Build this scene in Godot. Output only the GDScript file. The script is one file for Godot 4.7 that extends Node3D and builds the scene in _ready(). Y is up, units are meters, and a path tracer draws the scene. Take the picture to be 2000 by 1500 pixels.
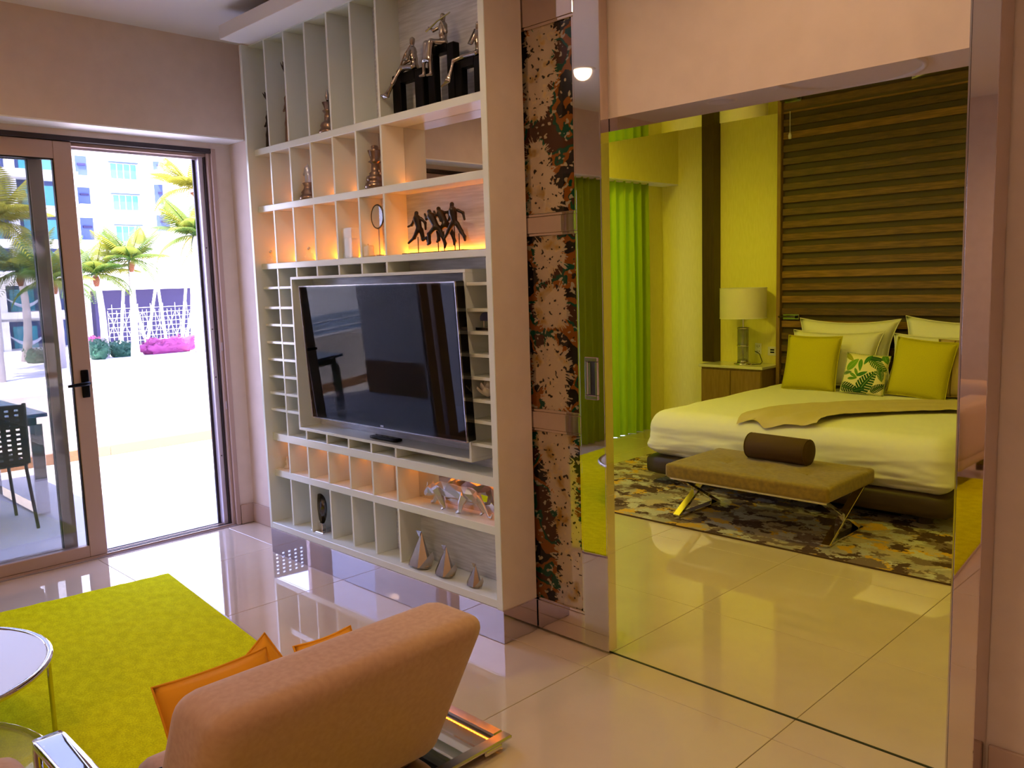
extends Node3D
# A hotel suite: living room with a shelf wall and a mirrored sliding door, the bedroom beyond, the terrace and garden outside.

const TAU_ := PI * 2.0
var M := {}
var noise := FastNoiseLite.new()

# ------------------------------------------------------------------ mesh builder
class MB:
	var st := SurfaceTool.new()
	var xf := Transform3D.IDENTITY
	func _init():
		st.begin(Mesh.PRIMITIVE_TRIANGLES)
	func vert(p: Vector3, sm: bool, uv: Vector2):
		st.set_smooth_group(0 if sm else 0xFFFFFFFF)
		st.set_uv(uv)
		st.add_vertex(xf * p)
	# corners counter-clockwise seen from outside
	func tri(a: Vector3, b: Vector3, c: Vector3, sm := false, ua := Vector2.ZERO, ub := Vector2.ZERO, uc := Vector2.ZERO):
		vert(a, sm, ua); vert(c, sm, uc); vert(b, sm, ub)
	func quad(a: Vector3, b: Vector3, c: Vector3, d: Vector3, sm := false, ua := Vector2(0, 1), ub := Vector2(1, 1), uc := Vector2(1, 0), ud := Vector2(0, 0)):
		tri(a, b, c, sm, ua, ub, uc)
		tri(a, c, d, sm, ua, uc, ud)
	func box(c: Vector3, s: Vector3, bev := 0.0):
		var h := s * 0.5
		var b: float = min(bev, min(h.x, min(h.y, h.z)) * 0.95)
		for ax in 3:
			for sg in [-1.0, 1.0]:
				var u := (ax + 1) % 3
				var v := (ax + 2) % 3
				var q := []
				for k in [[-1, -1], [1, -1], [1, 1], [-1, 1]]:
					var p := Vector3.ZERO
					p[ax] = sg * h[ax]
					p[u] = k[0] * (h[u] - b)
					p[v] = k[1] * (h[v] - b)
					q.append(c + p)
				if sg > 0: quad(q[0], q[1], q[2], q[3])
				else: quad(q[3], q[2], q[1], q[0], false, Vector2(0, 0), Vector2(1, 0), Vector2(1, 1), Vector2(0, 1))
		if b <= 0.0: return
		for ax in 3:
			var u := (ax + 1) % 3
			var v := (ax + 2) % 3
			for su in [-1.0, 1.0]:
				for sv in [-1.0, 1.0]:
					var q := []
					for k in [-1.0, 1.0]:
						var p := Vector3.ZERO
						p[ax] = k * (h[ax] - b)
						p[u] = su * h[u]; p[v] = sv * (h[v] - b)
						var r := p
						r[u] = su * (h[u] - b); r[v] = sv * h[v]
						q.append([c + p, c + r])
					if su * sv > 0: quad(q[0][0], q[0][1], q[1][1], q[1][0])
					else: quad(q[1][0], q[1][1], q[0][1], q[0][0])
		for sx in [-1.0, 1.0]:
			for sy in [-1.0, 1.0]:
				for sz in [-1.0, 1.0]:
					var a := c + Vector3(sx * h.x, sy * (h.y - b), sz * (h.z - b))
					var e := c + Vector3(sx * (h.x - b), sy * h.y, sz * (h.z - b))
					var f := c + Vector3(sx * (h.x - b), sy * (h.y - b), sz * h.z)
					if sx * sy * sz > 0: tri(a, e, f)
					else: tri(a, f, e)
	func span(a: Vector3, b: Vector3, bev := 0.0):
		box((a + b) * 0.5, (b - a).abs(), bev)
	# rounded box; warp moves every vertex
	func rbox(c: Vector3, s: Vector3, r: float, seg := 8, warp = null):
		var h := s * 0.5
		r = min(r, min(h.x, min(h.y, h.z)))
		var core := h - Vector3(r, r, r)
		for ax in 3:
			var u := (ax + 1) % 3
			var v := (ax + 2) % 3
			for sg in [-1.0, 1.0]:
				var g := []
				for i in seg + 1:
					for j in seg + 1:
						var p := Vector3.ZERO
						p[ax] = sg * h[ax]
						p[u] = h[u] * _ease(-1.0 + 2.0 * i / seg, core[u] / h[u])
						p[v] = h[v] * _ease(-1.0 + 2.0 * j / seg, core[v] / h[v])
						var q := p.clamp(-core, core)
						var d := p - q
						if d.length() > 1e-9: p = q + d.normalized() * r
						p += c
						if warp != null: p = warp.call(p)
						g.append(p)
				for i in seg:
					for j in seg:
						var a: Vector3 = g[i * (seg + 1) + j]
						var b: Vector3 = g[(i + 1) * (seg + 1) + j]
						var cc: Vector3 = g[(i + 1) * (seg + 1) + j + 1]
						var d2: Vector3 = g[i * (seg + 1) + j + 1]
						if sg > 0: quad(a, b, cc, d2, true)
						else: quad(d2, cc, b, a, true)
	func _ease(t: float, _k: float) -> float:
		return sin(t * PI * 0.5) * 0.6 + t * 0.4
	# profile: Vector2(radius, height) from bottom to top
	func lathe(pr: Array, n := 20, c := Vector3.ZERO, sm := true):
		for i in pr.size() - 1:
			for k in n:
				var a := TAU * k / n
				var b := TAU * (k + 1) / n
				var p0 := c + Vector3(cos(a) * pr[i].x, pr[i].y, -sin(a) * pr[i].x)
				var p1 := c + Vector3(cos(b) * pr[i].x, pr[i].y, -sin(b) * pr[i].x)
				var p2 := c + Vector3(cos(b) * pr[i + 1].x, pr[i + 1].y, -sin(b) * pr[i + 1].x)
				var p3 := c + Vector3(cos(a) * pr[i + 1].x, pr[i + 1].y, -sin(a) * pr[i + 1].x)
				var u0 := Vector2(float(k) / n, 1.0 - float(i) / (pr.size() - 1))
				var u1 := Vector2(float(k + 1) / n, 1.0 - float(i + 1) / (pr.size() - 1))
				if pr[i].x > 1e-6: tri(p0, p1, p2, sm, u0, Vector2(u1.x, u0.y), u1)
				if pr[i + 1].x > 1e-6: tri(p0, p2, p3, sm, u0, u1, Vector2(u0.x, u1.y))
	func cap(c: Vector3, r: float, n := 20, up := true):
		for k in n:
			var a := TAU * k / n
			var b := TAU * (k + 1) / n
			var p := c + Vector3(cos(a) * r, 0, -sin(a) * r)
			var q := c + Vector3(cos(b) * r, 0, -sin(b) * r)
			if up: tri(c, p, q)
			else: tri(c, q, p)
	func cyl(c: Vector3, r: float, h: float, n := 20):
		lathe([Vector2(r, 0), Vector2(r, h)], n, c)
		cap(c, r, n, false)
		cap(c + Vector3(0, h, 0), r, n, true)
	func tube(pts: Array, rad, n := 8, closed := false, flat := 1.0):
		var m := pts.size()
		var rings := []
		var side := Vector3.ZERO
		for i in m:
			var d: Vector3
			if closed: d = pts[(i + 1) % m] - pts[(i - 1 + m) % m]
			else: d = pts[min(i + 1, m - 1)] - pts[max(i - 1, 0)]
			d = d.normalized()
			if side == Vector3.ZERO:
				side = d.cross(Vector3.UP)
				if side.length() < 0.1: side = d.cross(Vector3.RIGHT)
			side = (side - d * side.dot(d)).normalized()
			var up := d.cross(side)
			var r: float = rad[i] if rad is Array else rad
			var ring := []
			for k in n:
				var a := TAU * k / n
				ring.append(pts[i] + side * cos(a) * r - up * sin(a) * r * flat)
			rings.append(ring)
		for i in (m if closed else m - 1):
			var r0: Array = rings[i]
			var r1: Array = rings[(i + 1) % m]
			for k in n:
				quad(r0[k], r0[(k + 1) % n], r1[(k + 1) % n], r1[k], true)
		if not closed:
			for k in n:
				tri(pts[0], rings[0][(k + 1) % n], rings[0][k])
				tri(pts[m - 1], rings[m - 1][k], rings[m - 1][(k + 1) % n])
	# sheet from a function of u, v in 0..1
	func sheet(f: Callable, nu: int, nv: int, sm := true, flip := false):
		var g := []
		for i in nu + 1:
			for j in nv + 1:
				g.append(f.call(float(i) / nu, float(j) / nv))
		for i in nu:
			for j in nv:
				var a: Vector3 = g[i * (nv + 1) + j]
				var b: Vector3 = g[(i + 1) * (nv + 1) + j]
				var c: Vector3 = g[(i + 1) * (nv + 1) + j + 1]
				var d: Vector3 = g[i * (nv + 1) + j + 1]
				var ua := Vector2(float(i) / nu, 1.0 - float(j) / nv)
				var ub := Vector2(float(i + 1) / nu, 1.0 - float(j) / nv)
				var uc := Vector2(float(i + 1) / nu, 1.0 - float(j + 1) / nv)
				var ud := Vector2(float(i) / nu, 1.0 - float(j + 1) / nv)
				if flip: quad(d, c, b, a, sm, ud, uc, ub, ua)
				else: quad(a, b, c, d, sm, ua, ub, uc, ud)
	# cushion in the xy plane, centred, with pinched corners
	func cushion(w: float, h: float, t: float, seg := 14, pinch := 0.06):
		for sgn in [1.0, -1.0]:
			sheet(func(u, v):
				var a: float = u * 2 - 1
				var b: float = v * 2 - 1
				var k: float = pow(max(0.0, (1 - pow(abs(a), 2.6)) * (1 - pow(abs(b), 2.6))), 0.55)
				var x: float = a * w * 0.5 * (1.0 - pinch * (1 - b * b))
				var y: float = b * h * 0.5 * (1.0 - pinch * (1 - a * a))
				return Vector3(x, y, sgn * t * 0.5 * k), seg, seg, true, sgn < 0)
	# closed loft through polygons of equal size
	func loft(rings: Array, sm := false):
		var n: int = rings[0].size()
		for i in rings.size() - 1:
			for k in n:
				var a: Vector3 = rings[i][k]
				var b: Vector3 = rings[i][(k + 1) % n]
				var c: Vector3 = rings[i + 1][(k + 1) % n]
				var d: Vector3 = rings[i + 1][k]
				tri(a, b, c, sm); tri(a, c, d, sm)
		for e in [0, rings.size() - 1]:
			var mid := Vector3.ZERO
			for p in rings[e]: mid += p
			mid /= n
			for k in n:
				if e == 0: tri(mid, rings[e][(k + 1) % n], rings[e][k], sm)
				else: tri(mid, rings[e][k], rings[e][(k + 1) % n], sm)
	# one smooth skin over tapered bones [a, b, ra, rb], as surface nets
	func skin(bones: Array, cell: float, blend: float):
		var lo := Vector3(1e9, 1e9, 1e9)
		var hi := -lo
		for b in bones:
			for k in 2:
				var r: Vector3 = Vector3.ONE * (b[2 + k] + cell * 2.5)
				lo = lo.min(b[k] - r)
				hi = hi.max(b[k] + r)
		var nx := int((hi.x - lo.x) / cell) + 2
		var ny := int((hi.y - lo.y) / cell) + 2
		var nz := int((hi.z - lo.z) / cell) + 2
		var f := PackedFloat32Array()
		f.resize(nx * ny * nz)
		f.fill(1.0)
		for b in bones:
			var a: Vector3 = b[0]
			var ab: Vector3 = b[1] - b[0]
			var l2: float = max(ab.length_squared(), 1e-12)
			var rm: float = max(b[2], b[3]) + cell * 2.0 + blend
			var l0 := ((a.min(b[1]) - Vector3.ONE * rm - lo) / cell).floor().max(Vector3.ZERO)
			var h0 := ((a.max(b[1]) + Vector3.ONE * rm - lo) / cell).ceil().min(Vector3(nx - 1, ny - 1, nz - 1))
			for x in range(int(l0.x), int(h0.x) + 1):
				for y in range(int(l0.y), int(h0.y) + 1):
					for z in range(int(l0.z), int(h0.z) + 1):
						var p := lo + Vector3(x, y, z) * cell
						var t: float = clampf((p - a).dot(ab) / l2, 0.0, 1.0)
						var d: float = (p - a - ab * t).length() - lerpf(b[2], b[3], t)
						var i := (x * ny + y) * nz + z
						var o := f[i]
						var hh: float = maxf(blend - absf(o - d), 0.0) / blend
						f[i] = minf(o, d) - hh * hh * blend * 0.25
		var ids := {}
		for x in nx - 1:
			for y in ny - 1:
				for z in nz - 1:
					var i := (x * ny + y) * nz + z
					if f[i] >= 1.0: continue
					var inside := 0
					var acc := Vector3.ZERO
					var cnt := 0
					var vals := []
					for k in 8:
						var q := f[i + ((k & 1) * ny + ((k >> 1) & 1)) * nz + (k >> 2)]
						vals.append(q)
						if q < 0: inside += 1
					if inside == 0 or inside == 8: continue
					for e in [[0, 1], [2, 3], [4, 5], [6, 7], [0, 2], [1, 3], [4, 6], [5, 7], [0, 4], [1, 5], [2, 6], [3, 7]]:
						var v0: float = vals[e[0]]
						var v1: float = vals[e[1]]
						if (v0 < 0) != (v1 < 0):
							var t := v0 / (v0 - v1)
							var p0 := Vector3(e[0] & 1, (e[0] >> 1) & 1, e[0] >> 2)
							var p1 := Vector3(e[1] & 1, (e[1] >> 1) & 1, e[1] >> 2)
							acc += p0.lerp(p1, t)
							cnt += 1
					ids[i] = lo + (Vector3(x, y, z) + acc / cnt) * cell
		var sx := ny * nz
		for i in ids:
			for ax in 3:
				var step: int = [sx, nz, 1][ax]
				var s1: int = [nz, 1, sx][ax]
				var s2: int = [1, sx, nz][ax]
				var a := f[i]
				var b := f[i + step]
				if (a < 0) == (b < 0): continue
				if not (ids.has(i - s1) and ids.has(i - s2) and ids.has(i - s1 - s2)): continue
				var q := [ids[i], ids[i - s1], ids[i - s1 - s2], ids[i - s2]]
				if a < 0: quad(q[0], q[1], q[2], q[3], true)
				else: quad(q[3], q[2], q[1], q[0], true)
	func done() -> ArrayMesh:
		st.generate_normals()
		st.index()
		return st.commit()

# ------------------------------------------------------------------ scene helpers
var used := {}
func numbered(called: String) -> String:
	if not used.has(called):
		used[called] = 0
		return called
	used[called] += 1
	return "%s_%03d" % [called, used[called]]

func put(o: Node3D, called: String, parent: Node) -> Node3D:
	o.name = numbered(called) if parent == self else called
	parent.add_child(o, true)
	return o

func obj(called: String, mb: MB, m: Material, parent: Node = self, at := Vector3.ZERO) -> MeshInstance3D:
	var o := MeshInstance3D.new()
	o.mesh = mb.done()
	o.material_override = m
	o.position = at
	put(o, called, parent)
	return o

func inst(called: String, mesh: Mesh, m: Material, parent: Node, xf: Transform3D) -> MeshInstance3D:
	var o := MeshInstance3D.new()
	o.mesh = mesh
	o.material_override = m
	o.transform = xf
	put(o, called, parent)
	return o

func tag(o: Node, label := "", category := "", group := "", kind := "") -> Node:
	if label: o.set_meta("label", label)
	if category: o.set_meta("category", category)
	if group: o.set_meta("group", group)
	if kind: o.set_meta("kind", kind)
	return o

func thing(called: String, label: String, category: String, at := Vector3.ZERO, turn := 0.0, group := "") -> Node3D:
	var o := Node3D.new()
	put(o, called, self)
	o.position = at
	o.rotation.y = turn
	tag(o, label, category, group)
	return o

func struct_root(called: String) -> Node3D:
	var o := Node3D.new()
	o.name = called
	add_child(o)
	o.set_meta("kind", "structure")
	return o

func bx(called: String, a: Vector3, b: Vector3, m: Material, parent: Node = self, bev := 0.0) -> MeshInstance3D:
	var mb := MB.new()
	mb.span(a, b, bev)
	var o := obj(called, mb, m, parent)
	if parent == self: o.set_meta("kind", "structure")
	return o

func mat(key: String, c: Color, rough := 0.5, metal := 0.0, spec := 0.5) -> StandardMaterial3D:
	var m := StandardMaterial3D.new()
	m.albedo_color = c
	m.roughness = rough
	m.metallic = metal
	m.metallic_specular = spec
	m.resource_name = key
	M[key] = m
	return m

func grained(key: String, c0: Color, c1: Color, scale: Vector3, rough := 0.5, fine := 0.05) -> StandardMaterial3D:
	var m := mat(key, Color.WHITE, rough)
	m.albedo_texture = streaks(c0, c1, fine, key.hash())
	m.uv1_triplanar = true
	m.uv1_world_triplanar = true
	m.uv1_scale = scale
	return m

func streaks(c0: Color, c1: Color, fine: float, sd: int, size := 256) -> ImageTexture:
	var n := FastNoiseLite.new()
	n.seed = sd % 10000
	n.frequency = fine
	n.fractal_octaves = 4
	var im := n.get_seamless_image(size, size, false, false, 0.2)
	var out := Image.create(size, size, true, Image.FORMAT_RGB8)
	for y in size:
		for x in size:
			out.set_pixel(x, y, c0.lerp(c1, im.get_pixel(x, y).r))
	out.generate_mipmaps()
	return ImageTexture.create_from_image(out)

func downlight(at: Vector3, col: Color, energy: float, label: String, angle := 84.0):
	var t := thing("ceiling_downlight", label, "downlight", at, 0, "recessed ceiling downlights")
	var mb := MB.new()
	mb.lathe([Vector2(0.062, -0.004), Vector2(0.085, -0.006), Vector2(0.09, -0.001), Vector2(0.09, 0.0)], 28)
	obj("trim_ring", mb, M.white, t)
	mb = MB.new()
	mb.cyl(Vector3(0, -0.003, 0), 0.06, 0.003, 28)
	obj("lamp_disc", mb, M.glow, t)
	var l := SpotLight3D.new()
	l.light_color = col
	l.light_energy = energy
	l.spot_angle = angle
	l.spot_angle_attenuation = 0.6
	l.spot_range = 14.0
	l.spot_attenuation = 2.0
	l.light_size = 0.06
	l.shadow_enabled = true
	l.rotation.x = -PI / 2
	l.position = Vector3(0, -0.012, 0)
	l.name = "lamp"
	t.add_child(l)

func area(at: Vector3, towards: Vector3, size: Vector2, col: Color, energy: float, parent: Node, long_axis := Vector3.RIGHT):
	var l := AreaLight3D.new()
	l.area_size = size
	l.light_color = col
	l.light_energy = energy
	l.shadow_enabled = true
	var z := -towards.normalized()
	var x := long_axis
	l.transform = Transform3D(Basis(x, z.cross(x), z), at)
	l.name = "led_light"
	parent.add_child(l, true)

# ------------------------------------------------------------------ materials
func materials():
	mat("white", Color(0.93, 0.92, 0.9), 0.5)
	mat("ceiling", Color(0.88, 0.87, 0.86), 0.9)
	var w := mat("wall", Color.WHITE, 0.85)
	w.albedo_texture = streaks(Color(0.825, 0.755, 0.70), Color(0.855, 0.785, 0.73), 0.05, 5)
	w.uv1_triplanar = true
	w.uv1_world_triplanar = true
	w.uv1_scale = Vector3(0.6, 0.6, 0.6)
	w = mat("wallpaper", Color.WHITE, 0.8)
	w.albedo_texture = streaks(Color(0.91, 0.88, 0.44), Color(0.95, 0.92, 0.50), 0.12, 9)
	w.uv1_triplanar = true
	w.uv1_world_triplanar = true
	w.uv1_scale = Vector3(1.6, 0.25, 1.6)
	mat("baseboard", Color(0.72, 0.62, 0.56), 0.15)
	var fl := mat("tile", Color.WHITE, 0.03, 0.0, 1.0)
	fl.albedo_texture = streaks(Color(0.80, 0.715, 0.62), Color(0.84, 0.76, 0.67), 0.012, 3)
	fl.uv1_triplanar = true
	fl.uv1_world_triplanar = true
	fl.uv1_scale = Vector3(0.5, 0.5, 0.5)
	fl.clearcoat_enabled = true
	fl.clearcoat = 0.8
	fl.clearcoat_roughness = 0.01
	mat("grout", Color(0.42, 0.36, 0.31), 0.8)
	mat("chrome", Color(0.86, 0.84, 0.84), 0.02, 1.0)
	mat("chrome_soft", Color(0.80, 0.78, 0.78), 0.12, 1.0)
	mat("bronze_mirror", Color(0.86, 0.81, 0.79), 0.02, 1.0)
	mat("mirror", Color(0.86, 0.85, 0.85), 0.0, 1.0)
	mat("plinth_mirror", Color(0.78, 0.77, 0.83), 0.015, 1.0)
	mat("unit", Color(0.86, 0.89, 0.86), 0.2)
	grained("unit_wood", Color(0.72, 0.74, 0.77), Color(0.88, 0.90, 0.93), Vector3(0.7, 9.0, 9.0), 0.35, 0.03)
	mat("black", Color(0.015, 0.015, 0.017), 0.3, 0.0, 0.25)
	mat("black_gloss", Color(0.012, 0.012, 0.016), 0.04, 0.0, 0.6)
	mat("screen", Color(0.008, 0.009, 0.012), 0.02, 0.0, 0.45)
	mat("pewter", Color(0.62, 0.58, 0.54), 0.2, 1.0)
	mat("gunmetal", Color(0.35, 0.33, 0.31), 0.22, 1.0)
	mat("bronze", Color(0.55, 0.46, 0.39), 0.28, 1.0)
	mat("dark_bronze", Color(0.22, 0.19, 0.17), 0.35, 0.8)
	mat("silver_facet", Color(0.80, 0.81, 0.85), 0.3, 0.85)
	mat("ceramic", Color(0.88, 0.85, 0.80), 0.35)
	mat("candle", Color(0.95, 0.87, 0.72), 0.5)
	mat("frame_metal", Color(0.70, 0.60, 0.55), 0.4, 0.25)
	mat("frame_light", Color(0.74, 0.70, 0.74), 0.3, 0.4)
	mat("frame_dark", Color(0.20, 0.16, 0.17), 0.4, 0.3)
	mat("rubber", Color(0.03, 0.03, 0.04), 0.6)
	var g := mat("glass", Color(0.16, 0.30, 0.30, 0.30), 0.0, 0.0, 0.5)
	g.transparency = BaseMaterial3D.TRANSPARENCY_ALPHA
	g = mat("clear_glass", Color(0.9, 0.97, 0.98, 0.10), 0.0, 0.0, 0.6)
	g.transparency = BaseMaterial3D.TRANSPARENCY_ALPHA
	g = mat("lamp_glass", Color(0.55, 0.56, 0.52, 0.35), 0.0, 0.3, 0.8)
	g.transparency = BaseMaterial3D.TRANSPARENCY_ALPHA
	g = mat("solid_glass", Color(0.95, 0.97, 1.0, 0.03), 0.0, 0.0, 0.5)
	g.refraction_enabled = true
	g.refraction_scale = 0.05
	var e := mat("glow", Color(1, 0.95, 0.88), 0.5)
	e.emission_enabled = true
	e.emission = Color(1.0, 0.88, 0.72)
	e.emission_energy_multiplier = 3.0
	e = mat("led", Color(1, 0.7, 0.3), 0.5)
	e.emission_enabled = true
	e.emission = Color(1.0, 0.62, 0.22)
	e.emission_energy_multiplier = 5.0
	# cloths
	var f := mat("tan_cloth", Color.WHITE, 0.85)
	f.albedo_texture = streaks(Color(0.72, 0.56, 0.44), Color(0.79, 0.63, 0.50), 0.08, 17)
	f.uv1_triplanar = true
	f.uv1_scale = Vector3(2, 2, 2)
	f.rim_enabled = true
	f.rim = 0.4
	f = mat("mustard", Color(0.90, 0.61, 0.05), 0.85)
	f.rim_enabled = true
	f.rim = 0.3
	f = mat("lime_cloth", Color.WHITE, 0.9)
	f.albedo_texture = streaks(Color(0.70, 0.66, 0.05), Color(0.80, 0.76, 0.12), 0.2, 19)
	f.uv1_triplanar = true
	f.uv1_scale = Vector3(3, 3, 3)
	mat("white_glass", Color(0.92, 0.94, 0.97), 0.03, 0.15, 1.0)
	mat("linen_tan", Color(0.80, 0.70, 0.62), 0.85)
	mat("linen", Color(0.90, 0.89, 0.85), 0.85)
	mat("throw_cloth", Color(0.76, 0.69, 0.52), 0.9)
	mat("brown_cloth", Color(0.29, 0.19, 0.09), 0.85)
	f = mat("olive_velvet", Color.WHITE, 0.7)
	f.albedo_texture = streaks(Color(0.44, 0.35, 0.07), Color(0.58, 0.47, 0.12), 0.05, 23)
	f.uv1_triplanar = true
	f.uv1_scale = Vector3(2, 2, 2)
	f.rim_enabled = true
	f.rim = 0.5
	f = mat("curtain", Color(0.58, 0.66, 0.03), 0.9)
	f.backlight_enabled = true
	f.backlight = Color(0.34, 0.44, 0.03)
	mat("headboard_dark", Color(0.30, 0.24, 0.15), 0.6)
	grained("slat_wood", Color(0.32, 0.22, 0.08), Color(0.52, 0.37, 0.17), Vector3(0.6, 7.0, 7.0), 0.5, 0.03)
	grained("slat_wood_pale", Color(0.40, 0.28, 0.11), Color(0.60, 0.43, 0.20), Vector3(0.55, 8.0, 8.0), 0.5, 0.03)
	grained("slat_wood_deep", Color(0.27, 0.19, 0.08), Color(0.44, 0.31, 0.14), Vector3(0.7, 6.0, 6.0), 0.5, 0.03)
	grained("cabinet_wood", Color(0.50, 0.38, 0.22), Color(0.60, 0.47, 0.29), Vector3(4.0, 0.5, 4.0), 0.4, 0.03)
	grained("dark_wood", Color(0.23, 0.16, 0.09), Color(0.30, 0.21, 0.12), Vector3(5.0, 0.5, 5.0), 0.45, 0.03)
	grained("bed_wood", Color(0.22, 0.16, 0.11), Color(0.27, 0.20, 0.14), Vector3(0.6, 5.0, 5.0), 0.45, 0.03)
	mat("marble", Color(0.86, 0.84, 0.78), 0.1)
	f = mat("shade", Color(0.90, 0.87, 0.80), 0.8)
	f.backlight_enabled = true
	f.backlight = Color(0.4, 0.38, 0.34)
	# outside
	mat("stucco", Color(0.93, 0.92, 0.93), 0.9)
	mat("stone", Color(0.90, 0.87, 0.85), 0.7)
	mat("stone_edge", Color(0.62, 0.44, 0.32), 0.8)
	mat("sand", Color(0.92, 0.90, 0.90), 0.95)
	mat("lawn", Color(0.06, 0.30, 0.09), 0.95)
	mat("pool", Color(0.30, 0.70, 0.78), 0.1)
	mat("pool_deep", Color(0.12, 0.36, 0.56), 0.1)
	mat("window_teal", Color(0.30, 0.66, 0.74), 0.15)
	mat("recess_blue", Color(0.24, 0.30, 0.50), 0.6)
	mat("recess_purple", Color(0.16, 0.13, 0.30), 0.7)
	mat("trunk", Color(0.66, 0.62, 0.62), 0.9)
	mat("boot", Color(0.40, 0.17, 0.09), 0.9)
	mat("hammock", Color(0.80, 0.82, 0.88), 0.9)
	for k in [["frond", Color(0.12, 0.31, 0.02)], ["frond_yellow", Color(0.46, 0.44, 0.02)], ["frond_teal", Color(0.04, 0.22, 0.11)], ["bush", Color(0.07, 0.26, 0.18)], ["pink_bush", Color(0.56, 0.20, 0.42)], ["magenta_bush", Color(0.44, 0.06, 0.30)]]:
		f = mat(k[0], k[1], 0.7)
		f.backlight_enabled = true
		f.backlight = Color(0.5, 0.5, 0.2) if k[0].begins_with("frond") else Color(0.2, 0.2, 0.2)
	mat("table_blue", Color(0.16, 0.30, 0.48), 0.15)
	mat("wicker", Color(0.05, 0.05, 0.06), 0.6)

func print_mat(key: String, im: Image, rough := 0.9) -> StandardMaterial3D:
	im.generate_mipmaps()
	var m := mat(key, Color.WHITE, rough)
	m.albedo_texture = ImageTexture.create_from_image(im)
	return m

func nz(freq: float, sd: int, oct := 3) -> FastNoiseLite:
	var n := FastNoiseLite.new()
	n.seed = sd
	n.frequency = freq
	n.fractal_octaves = oct
	return n

# ------------------------------------------------------------------ build
func _ready():
	var cam := Camera3D.new()
	cam.name = "camera"
	cam.fov = rad_to_deg(2.0 * atan(750.0 / 1656.48))
	cam.transform = Transform3D(Basis.from_euler(Vector3(-0.1216, 0.7863, -0.0303)), Vector3(2.4252, 1.5, 2.3321))
	cam.near = 0.02
	cam.far = 400.0
	cam.current = true
	add_child(cam)
	var we := WorldEnvironment.new()
	we.name = "environment"
	var env := Environment.new()
	env.background_mode = Environment.BG_SKY
	var sky := Sky.new()
	var sm := ProceduralSkyMaterial.new()
	sm.sky_top_color = Color(0.58, 0.64, 0.90)
	sm.sky_horizon_color = Color(0.90, 0.91, 1.0)
	sm.ground_horizon_color = Color(0.90, 0.91, 1.0)
	sm.ground_bottom_color = Color(0.75, 0.73, 0.80)
	sm.sky_energy_multiplier = 2.8
	sm.ground_energy_multiplier = 1.6
	sky.sky_material = sm
	env.sky = sky
	env.ambient_light_source = Environment.AMBIENT_SOURCE_DISABLED
	env.tonemap_mode = Environment.TONE_MAPPER_LINEAR
	env.tonemap_exposure = 1.0
	env.sdfgi_enabled = true
	env.ssao_enabled = true
	env.ssil_enabled = true
	we.environment = env
	add_child(we)
	var sun := DirectionalLight3D.new()
	sun.name = "sun"
	sun.light_color = Color(1.0, 0.96, 0.93)
	sun.light_energy = 9.0
	sun.light_angular_distance = 0.6
	sun.shadow_enabled = true
	sun.look_at_from_position(Vector3(0.30, 0.85, 0.35), Vector3.ZERO)
	add_child(sun)
	materials()
	var warm := Color(1.0, 0.82, 0.62)
	downlight(Vector3(-1.48, 2.93, 1.94), warm, 0.9, "glowing recessed downlight nearest the terrace door in the living room ceiling")
	downlight(Vector3(-0.35, 2.93, 0.95), warm, 0.85, "glowing recessed downlight before the television wall")
	downlight(Vector3(1.25, 2.93, 0.62), warm, 1.15, "glowing recessed downlight in front of the bedroom opening")
	downlight(Vector3(2.6, 2.93, 0.55), warm, 0.2, "glowing recessed downlight beside the chrome post of the opening")
	downlight(Vector3(1.8, 2.93, 4.6), warm, 4.6, "glowing recessed downlight beyond the end of the long tan sofa")
	var yel := Color(1.0, 0.93, 0.28)
	downlight(Vector3(0.9, 3.1, -1.5), yel, 1.8, "glowing recessed downlight just inside the bedroom opening")
	downlight(Vector3(-1.2, 3.1, -1.6), yel, 2.3, "glowing recessed downlight near the bedroom curtains")
	downlight(Vector3(-1.9, 3.1, -2.7), yel, 2.3, "glowing recessed downlight between the curtains and the bed")
	downlight(Vector3(0.5, 3.1, -3.6), yel, 0.35, "glowing recessed downlight above the bed")
	room()
	openings()
	shelf_unit()
	shelf_items()
	living_furniture()
	bedroom()
	outside()

func baseboard(called: String, a: Vector3, b: Vector3):
	bx(called, a, b, M.baseboard, self, 0.003)

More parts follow.
